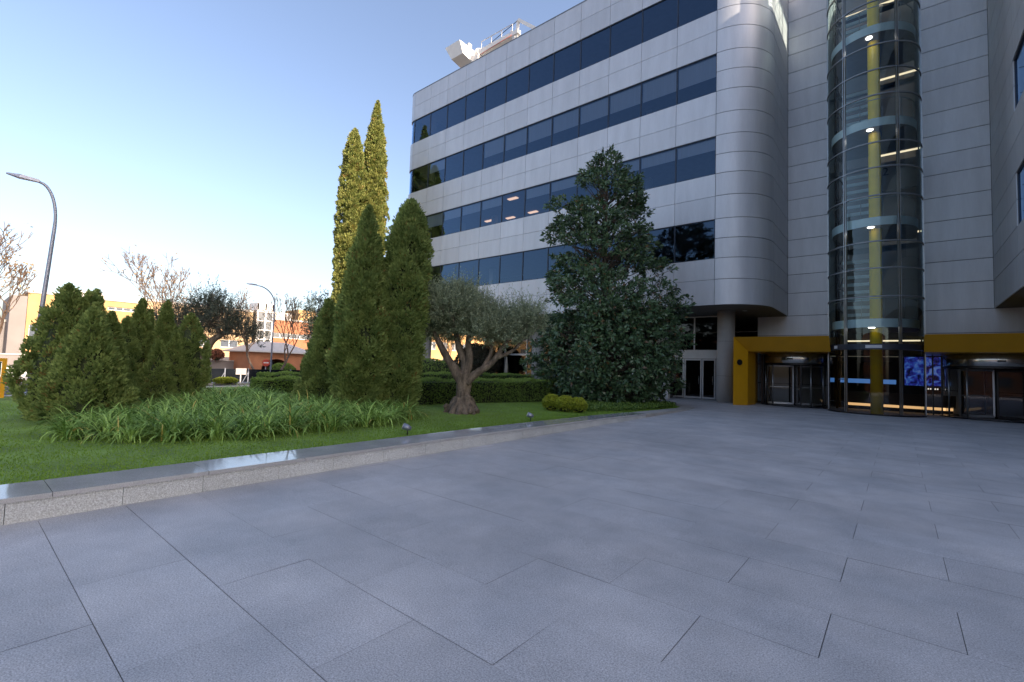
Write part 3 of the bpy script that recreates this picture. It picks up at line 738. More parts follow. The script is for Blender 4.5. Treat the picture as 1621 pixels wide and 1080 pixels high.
def conifer(name, label, loc, H, R, shape, ntuft, per, mats, group=None, cat='tree', L=(.09,.17), tuft=.17, seed=1, lean=None, flutes=0):
    t = thing(name, label, cat, loc, group); r_ = np.random.default_rng(seed)
    zz = np.linspace(0, 1, 24)
    blob_core('inner_core', [(max(shape(u)*R*(.72-.30*u*u),.008), u*H*.97) for u in zz], mats[1], t, .06, 18, seed)
    ph = r_.random(8)*6.28
    # tuft centres, denser where the body is wider
    u = r_.random(ntuft*6); keep = r_.random(ntuft*6) < np.array([shape(q)+.24 for q in u]); u = u[keep][:ntuft]; n0 = len(u)
    th = r_.random(n0)*2*PI
    rad = np.array([shape(q) for q in u])*R
    rad *= 1+.13*np.sin(3*th+u*H*2.1+ph[0])*np.sin(u*H*2.9+ph[1])+.10*np.sin(5*th-u*H*3.7+ph[2])+.07*np.sin(8*th+u*H*6.1+ph[3])
    if flutes: rad *= 1+.10*np.sin(flutes*th+2*np.sin(u*5+ph[3]))
    C0 = np.stack([rad*np.cos(th), rad*np.sin(th), u*H], 1); out = np.stack([np.cos(th), np.sin(th), np.full(n0,.55)], 1); out = unit(out)
    C0 -= np.stack([np.cos(th), np.sin(th), np.zeros(n0)],1)*np.minimum(tuft*.55, rad*.6)[:,None]
    ts = np.minimum(tuft*r_.uniform(.6,1.2,n0), rad*.75+.035)
    tt = r_.random(n0); tt[r_.random(n0) < .02] = 2.
    st = r_.random(n0) < .09; C0[st] += out[st]*(tuft*.5)*r_.random(st.sum())[:,None]; ts[st] *= .75
    idx = np.repeat(np.arange(n0), per); n = len(idx)
    o = unit(r_.normal(0,1,(n,3)))+out[idx]*.75; o = unit(o)*(r_.random(n)**.33)[:,None]
    P = C0[idx]+o*ts[idx][:,None]*np.array([1,1,1.25])
    P[:,2] = np.maximum(P[:,2], .02)
    D = unit(o+out[idx]*.6+np.array([0,0,.55])+r_.normal(0,.25,(n,3)))
    Nn = unit(out[idx]+r_.normal(0,.55,(n,3)))
    tone = np.clip(.55*tt[idx]+.40*r_.random(n), 0, .92); tone = np.where((r_.random(n) < .012) | ((tt[idx] > 1.5) & (r_.random(n) < .6)), 1., tone)
    leaves('foliage', P-D*.03, D, Nn, r_.uniform(*L,n), r_.uniform(*L,n)*.55, mats[0], t, tone)
    MB().tube([(0,0,-.05),(0,0,H*.5)], [R*.14+.03,.03], 8).build('trunk', m_bark, t)
    if lean: t.rotation_euler = (lean[0], lean[1], 0)
    return t
cone = lambda u: min(1,(u/.10)**.5 if u > 0 else .0)*max(0,1-u)**.78 if u < 1 else 0.
noisew = 0
egg = lambda u: (max(0,min(1,.62+u*1.6)))*max(0,1-u**2.2)**.8 if u < 1 else 0.
colm = lambda u: (.80+.2*min(1,u*4))*max(0,1-u**3.2)**.9 if u < 1 else 0.
spire = lambda u: (.55+.45*min(1,u*3))*(max(0,1-u)**.55) if u < 1 else 0.
wide = lambda u: (.70+.3*min(1,u*3))*max(0,1-u**1.7)**.8 if u < 1 else 0.
colm2 = lambda u: (.85+.15*min(1,u*4))*max(0,1-u**7)**.8 if u < 1 else 0.
TH = (m_thuja, m_thuja_in)
G1 = 'thuja shrubs in the left clump'
clump = [(-13.75,1.62,2.85,.70,egg,'largest broad thuja at the left edge of the clump, with double tip'),
 (-12.55,1.85,2.30,.80,cone,'nearest thuja of the left clump, standing left of the strap leaf plants'),
 (-17.0,2.55,3.20,.62,cone,'dark narrow thuja tip rising behind the gap after the largest left thuja'),
 (-14.4,2.45,2.40,.62,cone,'slim thuja immediately right of the nearest one in the left clump'),
 (-15.9,3.05,2.42,.58,cone,'low pointed thuja in the middle of the left clump'),
 (-16.7,3.5,3.02,.62,cone,'tall pointed thuja in the middle of the left clump'),
 (-17.9,3.95,2.85,.50,cone,'thin thuja tip half hidden between two taller ones of the left clump'),
 (-16.45,4.02,3.05,.60,cone,'tall pointed thuja third from the right end of the left clump'),
 (-15.9,4.15,2.10,.50,cone,'short rounded thuja in front near the right end of the left clump'),
 (-16.2,4.58,2.70,.52,colm,'columnar thuja at the right end of the left clump'),
 (-15.4,3.65,1.80,.52,cone,'shortest thuja at the front of the left clump')]
for i, (x, y, H, R, sh, lab) in enumerate(clump):
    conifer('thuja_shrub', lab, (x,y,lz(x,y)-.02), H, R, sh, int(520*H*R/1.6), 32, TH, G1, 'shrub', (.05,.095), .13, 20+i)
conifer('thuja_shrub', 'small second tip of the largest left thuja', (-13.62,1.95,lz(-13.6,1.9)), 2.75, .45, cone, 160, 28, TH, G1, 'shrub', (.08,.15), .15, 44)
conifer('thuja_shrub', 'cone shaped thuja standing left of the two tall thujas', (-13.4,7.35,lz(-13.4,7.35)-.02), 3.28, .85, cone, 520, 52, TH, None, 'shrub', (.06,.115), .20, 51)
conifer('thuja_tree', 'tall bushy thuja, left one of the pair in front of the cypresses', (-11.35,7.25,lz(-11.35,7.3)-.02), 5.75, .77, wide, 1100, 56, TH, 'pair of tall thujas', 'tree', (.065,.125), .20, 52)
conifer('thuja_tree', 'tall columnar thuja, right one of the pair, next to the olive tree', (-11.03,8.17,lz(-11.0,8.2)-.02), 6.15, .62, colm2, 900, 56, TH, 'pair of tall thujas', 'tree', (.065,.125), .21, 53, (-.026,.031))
CY = (m_cyp, m_cyp_in)
spire2 = lambda u: (.66+.34*min(1,u*2.2))*(max(0,1-u**5.)**.95) if u < 1 else 0.
spire3 = lambda u: (.66+.34*min(1,u*2.2))*(max(0,1-u**10.)**.9) if u < 1 else 0.
conifer('cypress_tree', 'taller sharp tipped Italian cypress lit by the sun', (-36.9,23.9,-.2), 25.9, 1.16, spire2, 3200, 24, CY, 'sunlit Italian cypresses', 'tree', (.15,.27), .23, 61, None, 7)
conifer('cypress_tree', 'shorter blunt tipped Italian cypress lit by the sun, left of the taller one', (-37.3,22.0,-.2), 22.6, 1.0, spire3, 2600, 24, CY, 'sunlit Italian cypresses', 'tree', (.15,.27), .22, 62, None, 6)

def limb(mb, pts, r0, r1, n=9, rough=.12, seed=0, sub=6):
    r_ = np.random.default_rng(seed); P = []; pts = [np.array(p,float) for p in pts]; m = len(pts)
    for i in range(m-1):
        for k in range(sub):
            f = k/sub
            p0 = pts[max(i-1,0)]; p1 = pts[i]; p2 = pts[i+1]; p3 = pts[min(i+2,m-1)]
            P.append(.5*((2*p1)+(-p0+p2)*f+(2*p0-5*p1+4*p2-p3)*f*f+(-p0+3*p1-3*p2+p3)*f**3))
    P.append(pts[-1]); k = len(P); ph = r_.random(4)*6.28
    R = []
    for i in range(k):
        f = i/(k-1); r = r0+(r1-r0)*f
        R.append(lambda a, r=r, f=f: r*(1+rough*math.sin(3*a+f*5+ph[0])+rough*.8*math.sin(5*a-f*7+ph[1])+rough*.4*math.sin(9*f*6+2*a+ph[2])))
    mb.tube(P, R, n)
    return P

def twig_leaves(r_, starts, dirs, length, nper, L, W, spread=.9, curl=.25):
    """leaves set along twigs; returns arrays"""
    n = len(starts); f = np.tile(np.linspace(.12,1,nper), n); idx = np.repeat(np.arange(n), nper)
    d = unit(dirs); ln = length[idx]
    P = starts[idx]+d[idx]*(f*ln)[:,None]+np.array([0,0,1.])*(curl*(f**2)*ln)[:,None]
    side = unit(r_.normal(0,1,(len(idx),3))); D = unit(d[idx]*.7+side*spread); Nn = unit(r_.normal(0,1,(len(idx),3))+np.array([0,0,.6]))
    return P, D, Nn, idx

def olive(label, loc, limbs, trunk, lumps, ntw, leaf, seed, scale=1., flare=True, mat=None, group=None):
    t = thing('olive_tree', label, 'olive tree', loc, group); r_ = np.random.default_rng(seed)
    mb = MB()
    limb(mb, trunk[0], trunk[1], trunk[2], 16, .13, seed, 8)
    for i, (pts, r0, r1) in enumerate(limbs): limb(mb, pts, r0, r1, 10, .10, seed+i+1)
    if flare:
        for k in range(11):
            a = 2*PI*k/11+r_.uniform(-.2,.2); q = r_.uniform(.38,.62)
            limb(mb, [(.16*math.cos(a),.16*math.sin(a),.55*r_.uniform(.7,1.1)),(.30*math.cos(a),.30*math.sin(a),.24),(q*math.cos(a),q*math.sin(a),-.04)], .11, .10, 8, .2, seed+30+k, 4)
        for k in range(16):
            a = r_.random()*6.28; q = r_.uniform(.3,.5); mb.lathe([(.02,-.08),(.09,-.03),(.10,.03),(.02,.10)], (q*math.cos(a),q*math.sin(a),r_.uniform(.03,.22)), 8)
    mb.build('trunk', m_barkgrey, t)
    # twigs through the crown lumps
    wts = np.array([l[3]*l[4]*l[5] for l in lumps])**.8; wts /= wts.sum()
    ch = r_.choice(len(lumps), ntw, p=wts); Lm = np.array([l[:6] for l in lumps])[ch]
    o = unit(r_.normal(0,1,(ntw,3)))*(r_.random(ntw)**.42)[:,None]
    S = Lm[:,:3]+o*Lm[:,3:6]; d = unit(o*np.array([1,1,.8])+np.array([0,0,.55])+r_.normal(0,.35,(ntw,3)))
    ln = r_.uniform(.18,.42,ntw)*scale; up_ = r_.random(ntw) < .16; ln = np.where(up_, ln*1.8, ln); d[up_] = unit(d[up_]+np.array([0,0,1.2]))
    P, D, Nn, idx = twig_leaves(r_, S, d, ln, leaf[0], None, None)
    tw = r_.random(ntw); n = len(P)
    leaves('crown', P, D, Nn, r_.uniform(.7,1.2,n)*leaf[1], r_.uniform(.8,1.2,n)*leaf[2], mat or m_olive, t, np.clip(.4*tw[idx]+.6*r_.random(n),0,1))
    tb = MB()
    for k in r_.choice(ntw, min(ntw,420), replace=False): tb.tube([S[k]-d[k]*.25*scale, S[k]+d[k]*ln[k]*.5], [.010*scale,.004*scale], 4, False)
    tb.build('twig', m_barkgrey, t)
    return t
# picture-plane right direction at the trees (world): R=(.77,.64)
def rv(u, w_, z): return (.77*u-.64*w_, .64*u+.77*w_, z)      # u to the right as seen, w_ away
m_px = .0187
ol_lumps = []
for (u, w_, z, a, b, c) in ((-1.05,.1,2.55,.62,.7,.58),(-.35,-.2,2.95,.75,.75,.62),(.25,.3,2.85,.7,.7,.55),(.80,-.1,2.45,.55,.6,.5),(1.40,.1,2.55,.6,.6,.45),(2.0,.1,2.75,.42,.5,.40),(-.6,.4,2.35,.7,.6,.35),(.45,-.3,2.35,.6,.5,.3),(1.25,.0,2.2,.5,.5,.3),(-.9,-.3,3.05,.45,.5,.4),(-.2,.1,3.35,.5,.5,.35)):
    x, y, z = rv(u-.05,w_,z+.18); ol_lumps.append((x,y,z,a*1.05,b,c*.95))
limbs = [([rv(-.05,0,.95),rv(-.30,0,1.35),rv(-.62,-.05,1.85),rv(-.95,-.1,2.45)], .17,.07),
         ([rv(.0,0,1.1),rv(.02,.1,1.55),rv(-.2,.12,2.0),rv(-.35,.2,2.7)], .17,.07),
         ([rv(.05,.0,1.2),rv(.15,.0,1.7),rv(.10,-.1,2.2),rv(.25,-.2,2.8)], .15,.06),
         ([rv(.08,-.02,.95),rv(.40,-.05,1.25),rv(.85,0,1.6),rv(1.3,.0,2.3)], .15,.06),
         ([rv(.55,-.02,1.38),rv(.80,.1,1.9),rv(.75,.1,2.4)], .08,.04),
         ([rv(1.0,.0,1.75),rv(1.5,.05,2.0),rv(1.95,.1,2.6)], .07,.03)]
olive('gnarled silvery olive tree with twisted trunk in front of the clipped hedge', (-10.2,10.08,lz(-10.15,10.1)-.03), limbs, ([(0,0,-.1),(.03,.0,.35),(-.03,0,.75),(.03,0,1.25)], .24,.20), ol_lumps, 5200, (22,.085,.021), 71)
ol2 = []
for (u, w_, z, a, b, c) in ((-1.6,0,4.6,1.0,1.0,.8),(-.3,.3,4.9,1.1,1.0,.8),(1.0,-.2,4.8,1.1,1.0,.75),(2.1,0,4.1,1.0,.9,.6),(.2,0,5.7,1.2,1.0,.5),(-2.4,0,4.2,.8,.8,.7),(.3,.2,3.9,.9,.8,.4),(2.9,.1,3.7,.6,.6,.4)):
    x, y, z = rv(u,w_,z); ol2.append((x,y,z,a,b,c))
m_olive_d = leafmat('dark_olive_leaf', (.035,.05,.036), (.11,.135,.10), .55, .15, .35)
olive('dark olive tree with leaning trunk behind the left thuja clump', (-32.4,10.0,-.85), [([rv(.0,0,2.4),rv(.35,0,3.4),rv(1.1,0,4.0),rv(2.0,0,4.6)],.26,.08),([rv(.9,0,3.9),rv(.2,.1,4.5),rv(-.8,0,5.0)],.14,.05),([rv(-.4,0,2.0),rv(-1.1,0,3.4),rv(-1.6,0,4.6)],.2,.07),([rv(1.0,0,3.9),rv(1.3,.0,4.7),rv(.9,0,5.6)],.12,.04),([rv(1.2,0,4.0),rv(2.2,.0,3.9),rv(2.9,0,4.2)],.10,.03)],
      ([(0,0,-.2),rv(-.1,0,1.0),rv(-.2,0,1.8),rv(.1,0,2.7)], .34,.28), ol2, 1500, (16,.15,.04), 81, 1.7, False, m_olive_d)

# magnolia
mg = thing('magnolia_tree', 'big dark glossy magnolia tree in front of the building facade', 'tree', (-11.5,21.05,lz(-11.5,21.0)))
r_ = np.random.default_rng(91)
PXM = .0325
zt = np.array([.0,.6,1.6,3.0,4.6,6.2,7.3,8.5,9.7,10.6,11.5,12.2,12.9])
rl = np.array([2.2,3.0,3.3,3.3,2.9,2.75,2.7,2.8,2.6,2.0,1.3,.9,.2]); rr = np.array([2.3,3.2,3.9,4.0,3.7,3.4,2.7,2.2,2.0,2.0,1.6,1.1,.3])
nb = 3500
z = r_.random(nb*4)*12.9; keep = r_.random(nb*4) < np.interp(z, zt, rl+rr)/7.5*np.where(z < 5.0, 1.0, .74); z = z[keep][:nb]; nb = len(z)
th = r_.random(nb)*2*PI; f = r_.random(nb)**.32
wl = np.interp(z, zt, rl); wr = np.interp(z, zt, rr); 
rad = np.where(np.cos(th) < 0, wl, wr)*(1+.16*np.sin(3*th+z*1.1)*np.sin(z*1.9+1)+.10*np.sin(7*th+z*2.3))
u_ = f*rad*np.cos(th); w_ = f*np.minimum(.5*(wl+wr)*.95, 3.5)*np.sin(th)
gap = (np.sin(z*2.05+th*1.3+.6) > .77) & (z > 4.2)                 # open storeys between the limbs
keep = ~gap; u_, w_, z, th, f = u_[keep], w_[keep], z[keep], th[keep], f[keep]; nb = len(z)
S = np.stack([.77*u_-.64*w_, .64*u_+.77*w_, z], 1); out = unit(np.stack([S[:,0],S[:,1],np.full(nb,.9)],1)+r_.normal(0,.25,(nb,3)))
per = 17; idx = np.repeat(np.arange(nb), per); n = len(idx)
sp = unit(r_.normal(0,1,(n,3))); D = unit(out[idx]*.75+sp*.95); P = S[idx]+out[idx]*(r_.random(n)*.30-.15)[:,None]+sp*.05
Nn = unit(out[idx]+r_.normal(0,.4,(n,3))); tone = np.clip(.3*r_.random(nb)[idx]+.6*r_.random(n),0,.92); tone = np.where(r_.random(n) < .03, 1, tone)
leaves('crown', P, D, Nn, r_.uniform(.17,.28,n), r_.uniform(.075,.115,n), m_mag, mg, tone, .12, .12)
mb = MB(); limb(mb, [(0,0,-.1),(.05,.0,3),(-.05,.05,6.5),(.0,.1,10),(0,0,12.4)], .20, .03, 10, .06, 5)
for k in range(0, nb, 5):
    a = np.array([0,0,max(.3,z[k]-1.1-.2*r_.random())]); mb.tube([a, (a+S[k])/2+np.array([0,0,-.12]), S[k]], [.035,.022,.010], 5, False)
mb.build('trunk', m_bark, mg)

# hedges
def hedge(label, poly, z0, z1, n, leafL=(.05,.085), group='clipped hedges', seed=5, rnd=.05):
    """clipped hedge along a straight run: poly = (x0,x1,y0,y1)"""
    x0, x1, y0, y1 = poly; t = thing('hedge', label, 'hedge', ((x0+x1)/2,(y0+y1)/2,z0), group); r_ = np.random.default_rng(seed)
    a, b, h = (x1-x0)/2, (y1-y0)/2, z1-z0
    MB().box(-a+.07,a-.07,-b+.07,b-.07,-.05,h-.07).build('inner_core', m_core, t)
    ar = np.array([2*b*h,2*b*h,2*a*h,2*a*h,4*a*b]); fc = r_.choice(5, n, p=ar/ar.sum()); p, q = r_.uniform(-1,1,n), r_.uniform(-1,1,n)
    P = np.zeros((n,3)); O = np.zeros((n,3))
    for i, (ax, sg) in enumerate(((0,1),(0,-1),(1,1),(1,-1))):
        m_ = fc == i; k = m_.sum(); P[m_, ax] = sg*(a if ax == 0 else b); P[m_, 1-ax] = p[m_]*(b if ax == 0 else a); P[m_,2] = (q[m_]+1)/2*h; O[m_, ax] = sg
    m_ = fc == 4; P[m_,0] = p[m_]*a; P[m_,1] = q[m_]*b; P[m_,2] = h; O[m_,2] = 1
    wob = .05*np.sin(P[:,1]*2.1+P[:,2]*3)+.03*np.sin(P[:,1]*5.3+P[:,0]*4)
    P += O*(wob-.06*r_.random(n)**.5+.03)[:,None]
    D = unit(O*.7+r_.normal(0,.6,(n,3))+np.array([0,0,.35])); Nn = unit(O+r_.normal(0,.6,(n,3)))
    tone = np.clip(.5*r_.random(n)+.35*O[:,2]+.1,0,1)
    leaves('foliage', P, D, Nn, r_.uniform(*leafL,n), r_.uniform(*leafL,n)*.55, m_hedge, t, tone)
    return t
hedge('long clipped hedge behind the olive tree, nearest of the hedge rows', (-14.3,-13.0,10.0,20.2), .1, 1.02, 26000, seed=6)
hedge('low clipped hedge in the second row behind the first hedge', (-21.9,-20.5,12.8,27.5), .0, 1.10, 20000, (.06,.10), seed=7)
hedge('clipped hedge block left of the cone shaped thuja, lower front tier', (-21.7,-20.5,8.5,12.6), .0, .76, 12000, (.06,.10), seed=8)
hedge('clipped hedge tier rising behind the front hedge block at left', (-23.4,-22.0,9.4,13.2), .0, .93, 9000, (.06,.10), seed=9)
# mound shrub beyond the hedges
def ball(name, label, loc, rx, ry, rz, n, mat, core, cat, group=None, leafL=(.035,.06), seed=1):
    t = thing(name, label, cat, loc, group); r_ = np.random.default_rng(seed)
    prof = [(max(.01,math.sin(a))*.86, .5-.47*math.cos(a)) for a in np.linspace(0.05,PI-.05,14)]
    c = blob_core('inner_core', [(r, z) for r, z in prof], core, t, .03, 20, seed); c.scale = (rx,ry,rz*2)
    o = unit(r_.normal(0,1,(n,3))); o[:,2] = np.abs(o[:,2])*1.0-(r_.random(n) < .4)*o[:,2]*1.2*np.sign(o[:,2])
    o = unit(o); lump = 1+.05*np.sin(o[:,0]*7+seed)*np.sin(o[:,1]*6)+.04*np.sin(o[:,2]*9)
    P = o*np.array([rx,ry,rz])*(lump*(1-.10*r_.random(n)**2))[:,None]+np.array([0,0,rz]); P[:,2] = np.maximum(P[:,2],.01)
    D = unit(o*.6+r_.normal(0,.6,(n,3))+np.array([0,0,.3])); Nn = unit(o+r_.normal(0,.6,(n,3)))
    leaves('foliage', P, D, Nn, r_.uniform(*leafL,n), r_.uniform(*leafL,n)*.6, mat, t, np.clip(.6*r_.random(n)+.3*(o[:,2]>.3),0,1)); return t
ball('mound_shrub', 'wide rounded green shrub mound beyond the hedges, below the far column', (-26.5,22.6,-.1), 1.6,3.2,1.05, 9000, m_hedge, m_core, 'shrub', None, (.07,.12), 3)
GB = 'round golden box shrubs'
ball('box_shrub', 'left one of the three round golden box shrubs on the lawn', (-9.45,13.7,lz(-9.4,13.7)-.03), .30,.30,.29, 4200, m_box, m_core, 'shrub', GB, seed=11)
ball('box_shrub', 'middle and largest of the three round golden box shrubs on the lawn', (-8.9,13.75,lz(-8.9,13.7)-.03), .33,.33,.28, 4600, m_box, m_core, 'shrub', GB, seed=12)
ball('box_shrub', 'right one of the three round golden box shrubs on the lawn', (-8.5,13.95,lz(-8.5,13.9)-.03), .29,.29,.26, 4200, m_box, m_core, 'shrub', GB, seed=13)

# dark bush on the terrace behind the olive tree
ball('dark_bush', 'dark brownish bush on the terrace seen under the olive crown', (-28.3,29.6,0), 2.3,1.5,1.75, 7000, leafmat('dark_bush_leaf',(.02,.022,.012),(.07,.055,.03),.6,.1), m_core, 'bush', None, (.10,.18), 17)

# strap-leaved bed
def inpoly(x, y, poly):
    c = np.zeros(len(x), bool); n = len(poly)
    for i in range(n):
        (xi, yi), (xj, yj) = poly[i], poly[i-1]
        c ^= ((yi > y) != (yj > y)) & (x < (xj-xi)*(y-yi)/(yj-yi+1e-12)+xi)
    return c
bed = [(-11.35,1.25),(-10.4,1.35),(-9.6,1.75),(-8.95,2.5),(-8.6,3.6),(-8.75,5.0),(-9.0,6.3),(-9.25,7.3),(-9.7,7.9),(-10.5,8.0),(-12.5,7.4),(-14.6,6.6),(-17.5,7.0),(-17.8,6.0),(-15.2,4.6),(-13.6,3.3),(-11.9,2.3)]
r_ = np.random.default_rng(101)
cx, cy = r_.uniform(-18,-8.5,2600), r_.uniform(1,8.2,2600); k = inpoly(cx, cy, bed); cx, cy = cx[k], cy[k]
sel = []                                     # spaced clumps
for i in range(len(cx)):
    if all((cx[i]-cx[j])**2+(cy[i]-cy[j])**2 > .085 for j in sel[-400:]): sel.append(i)
sel = np.array(sel); cx, cy = cx[sel], cy[sel]; nc = len(cx); per = 84
idx = np.repeat(np.arange(nc), per); n = len(idx); csz = r_.uniform(.75,1.15,nc)[idx]
az = r_.random(n)*2*PI; tilt = r_.uniform(.15,.95,n); ln = r_.uniform(.48,.88,n)*csz; ns = 7
V = np.zeros((n, ns, 2, 3)); p = np.stack([cx[idx]+r_.normal(0,.06,n), cy[idx]+r_.normal(0,.06,n), np.array([lz(a,b) for a,b in zip(cx,cy)])[idx]], 1)
wd = r_.uniform(.017,.029,n); bend = r_.uniform(1.3,2.7,n); tw_ = r_.normal(0,.3,n)
sidev = np.stack([-np.sin(az+tw_), np.cos(az+tw_), np.zeros(n)],1)
for s_ in range(ns):
    f = s_/(ns-1); wv = wd*(1-.1*f-.85*f**4); V[:,s_,0] = p+sidev*wv[:,None]/2; V[:,s_,1] = p-sidev*wv[:,None]/2
    e = tilt+bend*f**1.3; p = p+np.stack([np.cos(az)*np.sin(e), np.sin(az)*np.sin(e), np.cos(e)],1)*(ln/(ns-1))[:,None]
V[...,2] = np.maximum(V[...,2], .10)
base = np.arange(n)*ns*2; F = np.concatenate([np.stack([base+2*s_, base+2*s_+1, base+2*s_+3, base+2*s_+2],1) for s_ in range(ns-1)])
tone = np.clip(.35*r_.random(nc)[idx]+.57*r_.random(n),0,.92); tone = np.where(r_.random(n) < .025, 1, tone)
o = npmesh('strap_leaf_plants', V, F, m_aga, tone=np.repeat(tone, ns*2), smooth=True)
tag(o, 'dense bed of arching green strap leaf plants along the front of the thujas', 'plants', kind='stuff')
mb = MB(); mb.prism([(x*.985-.16, y) for x, y in bed], -.2, .195); struct('bed_soil', mb, m_earth)

# ground cover near the entrance
gp = [(-8.55,14.6),(-8.05,16.3),(-7.95,18.2),(-7.9,20.3),(-8.05,21.9),(-8.6,23.2),(-10.2,23.7),(-13,23.8),(-13.2,18.5),(-10.8,16.5),(-9.6,15.2)]
n = 26000; x, y = r_.uniform(-13.2,-7.8,n*2), r_.uniform(14.5,23.9,n*2); k = inpoly(x,y,gp); x, y = x[k][:n], y[k][:n]; n = len(x)
hgt = (.09+.10*(.5+.5*np.sin(x*3.1+y*1.7)*np.sin(y*2.6)))*r_.random(n)**.6
P = np.stack([x,y,np.array([topz(v) for v in y])-.02+hgt],1); D = unit(r_.normal(0,.8,(n,3))+np.array([0,0,.5])); Nn = unit(r_.normal(0,.5,(n,3))+np.array([0,0,1.]))
o = leaves('ground_cover', P, D, Nn, r_.uniform(.06,.12,n), r_.uniform(.035,.06,n), m_cover, tone=r_.random(n)); tag(o, 'low leafy ground cover around the foot of the magnolia', 'ground cover', kind='stuff')

# ------------------------------------------------------------------ small things
def spot(x, y, label):
    t = thing('garden_spotlight', label, 'spotlight', (x,y,lz(x,y)), 'spotlights at the lawn edge')
    MB().tube([(0,0,-.02),(0,0,.12)], [.012,.012], 8).build('spike', m_black, t)
    MB().tube([(.05,.05,.13),(.0,.0,.15),(-.06,-.06,.18)], [.035,.06,.065], 14).build('head', m_lamp, t)
    MB().tube([(-.061,-.061,.181),(-.066,-.066,.184)], [.055,.055], 14).build('lens', m_palegrey, t)
spot(-7.42, 5.85, 'small grey spotlight on the lawn beside the right end of the strap leaf bed')
spot(-7.62, 10.1, 'small grey spotlight on the lawn between olive tree and golden box shrubs')

def lamp(label, loc, H, arm, ang, tilt=0.):
    t = thing('street_lamp', label, 'street lamp', loc, 'curved arm street lamps'); d = np.array([math.cos(ang), math.sin(ang)])
    pts = [(0,0,0),(0,0,H*.5),(0,0,H*.80)]; rs = [.11,.085,.07]
    for a in np.linspace(.15,1.35,9): pts.append((d[0]*arm*.72*(1-math.cos(a)), d[1]*arm*.72*(1-math.cos(a)), H*.80+ (H*.19)*math.sin(a))); rs.append(.062)
    e = np.array([d[0]*arm*.80, d[1]*arm*.80, H*.992]); pts.append(tuple(e)); rs.append(.05)
    MB().tube(pts, rs, 14).build('pole', m_lamp, t)
    n_ = np.array([-d[1], d[0]]); h = MB()
    def q(s, w_, z): v = e[:2]+d*s+n_*w_; return (v[0],v[1],e[2]+z)
    h.hexa([q(-.1,-.09,-.05),q(-.1,.09,-.05),q(.55,.17,-.06),q(.55,-.17,-.06),q(-.1,-.08,.07),q(-.1,.08,.07),q(.5,.12,.10),q(.5,-.12,.10)])
    h.hexa([q(.55,-.17,-.06),q(.55,.17,-.06),q(.95,.08,.0),q(.95,-.08,.0),q(.5,-.12,.10),q(.5,.12,.10),q(.95,.07,.04),q(.95,-.07,.04)])
    h.build('lamp_head', m_lamp, t)
    l = MB(); l.face([q(.05,-.07,-.058),q(.52,-.13,-.066),q(.52,.13,-.066),q(.05,.07,-.058)]); l.build('lens', m_white, t)
    MB().lathe([(.16,0),(.16,.5),(.12,.6)], (0,0,0), 14).build('base', m_lamp, t)
    t.rotation_euler = (tilt,0,0)
lamp('tall street lamp with curved arm rising behind the left thuja clump', (-30,2.45,-.82), 10.2, 1.0, -PI/2-.12, -.045)
lamp('smaller distant street lamp with curved arm, left of the cone shaped thuja', (-55,23.6,-.82), 10.7, 2.7, -PI/2)

nb_ = thing('notice_board', 'yellow framed board with dark green panel at the left edge of the lawn', 'board', (-20.6,.35,0))
f = MB(); f.box(-.05,.05,.74,.84,-.1,1.36); f.box(-.05,.05,-.9,-.80,-.1,1.36); f.box(-.05,.05,-.80,.74,1.26,1.36); f.box(-.05,.05,-.80,.74,.22,.30); f.build('frame', m_yellow, nb_)
MB().box(-.03,.03,-.79,.73,.31,1.25).build('panel', M('green_board', (.02,.07,.06), .5), nb_)

p_ = thing('closed_parasol', 'closed cream parasol on the terrace, left of the second column', 'parasol', (-25.95,30.7,-.03))
MB().tube([(0,0,0),(0,0,2.6)], [.03,.025], 10).build('pole', m_palegrey, p_); MB().lathe([(.05,1.15),(.17,1.25),(.14,1.9),(.05,2.5),(.01,2.58)], (0,0,0), 14).build('canopy', M('cream_canvas', (.62,.56,.46), .85), p_)
MB().lathe([(.25,0),(.25,.07),(.04,.09)], (0,0,0), 18).build('base', m_concrete, p_)
p_ = thing('closed_parasol', 'closed pale blue parasol beyond the far column', 'parasol', (-41.5,37.5,-.9))
MB().tube([(0,0,0),(0,0,3.4)], [.04,.03], 10).build('pole', m_palegrey, p_); MB().lathe([(.08,1.2),(.34,1.4),(.28,2.3),(.08,3.2),(.01,3.35)], (0,0,0), 14).build('canopy', M('blue_canvas', (.36,.38,.58), .85), p_)
tb = thing('terrace_table', 'terrace table with pale top beside the cream parasol', 'table', (-24.6,30.4,-.03))
MB().box(-.75,.75,-.4,.4,.72,.76).build('tabletop', m_palegrey, tb)
for sx in (-.6,.6):
    for sy in (-.3,.3): MB().box(sx-.03,sx+.03,sy-.03,sy+.03,0,.719).build('leg', m_black, tb)
po = thing('plant_pot', 'terracotta pot with a small plant by the entrance, right of the magnolia', 'plant pot', (-12.0,27.6,-.03))
MB().lathe([(.18,0),(.26,.42),(.30,.44),(.30,.54),(.25,.54),(.24,.46)], (0,0,0), 20).build('pot', M('terracotta', (.36,.17,.09), .8, var=.15), po)
nn = 260; q = rng.random(nn)*6.28; D = np.stack([np.cos(q)*.6,np.sin(q)*.6,np.ones(nn)],1); leaves('plant', np.tile([0,0,.45],(nn,1))+rng.normal(0,.12,(nn,3))*np.array([1,1,.9]), D, rng.normal(0,1,(nn,3)), .22, .06, m_hedge, po)
bn = thing('litter_bin', 'pale grey litter bin beside the glass entrance doors', 'bin', (-11.45,29.4,-.03))
MB().box(-.19,.19,-.19,.19,.02,.92).build('body', m_palegrey, bn); MB().box(-.21,.21,-.21,.21,.921,1.0).build('lid', m_doorframe, bn); MB().box(-.12,.12,-.196,-.191,.70,.82).build('slot', m_black, bn)
bn = thing('planter_box', 'dark planter box standing behind the pale litter bin', 'planter', (-11.9,30.5,-.03))
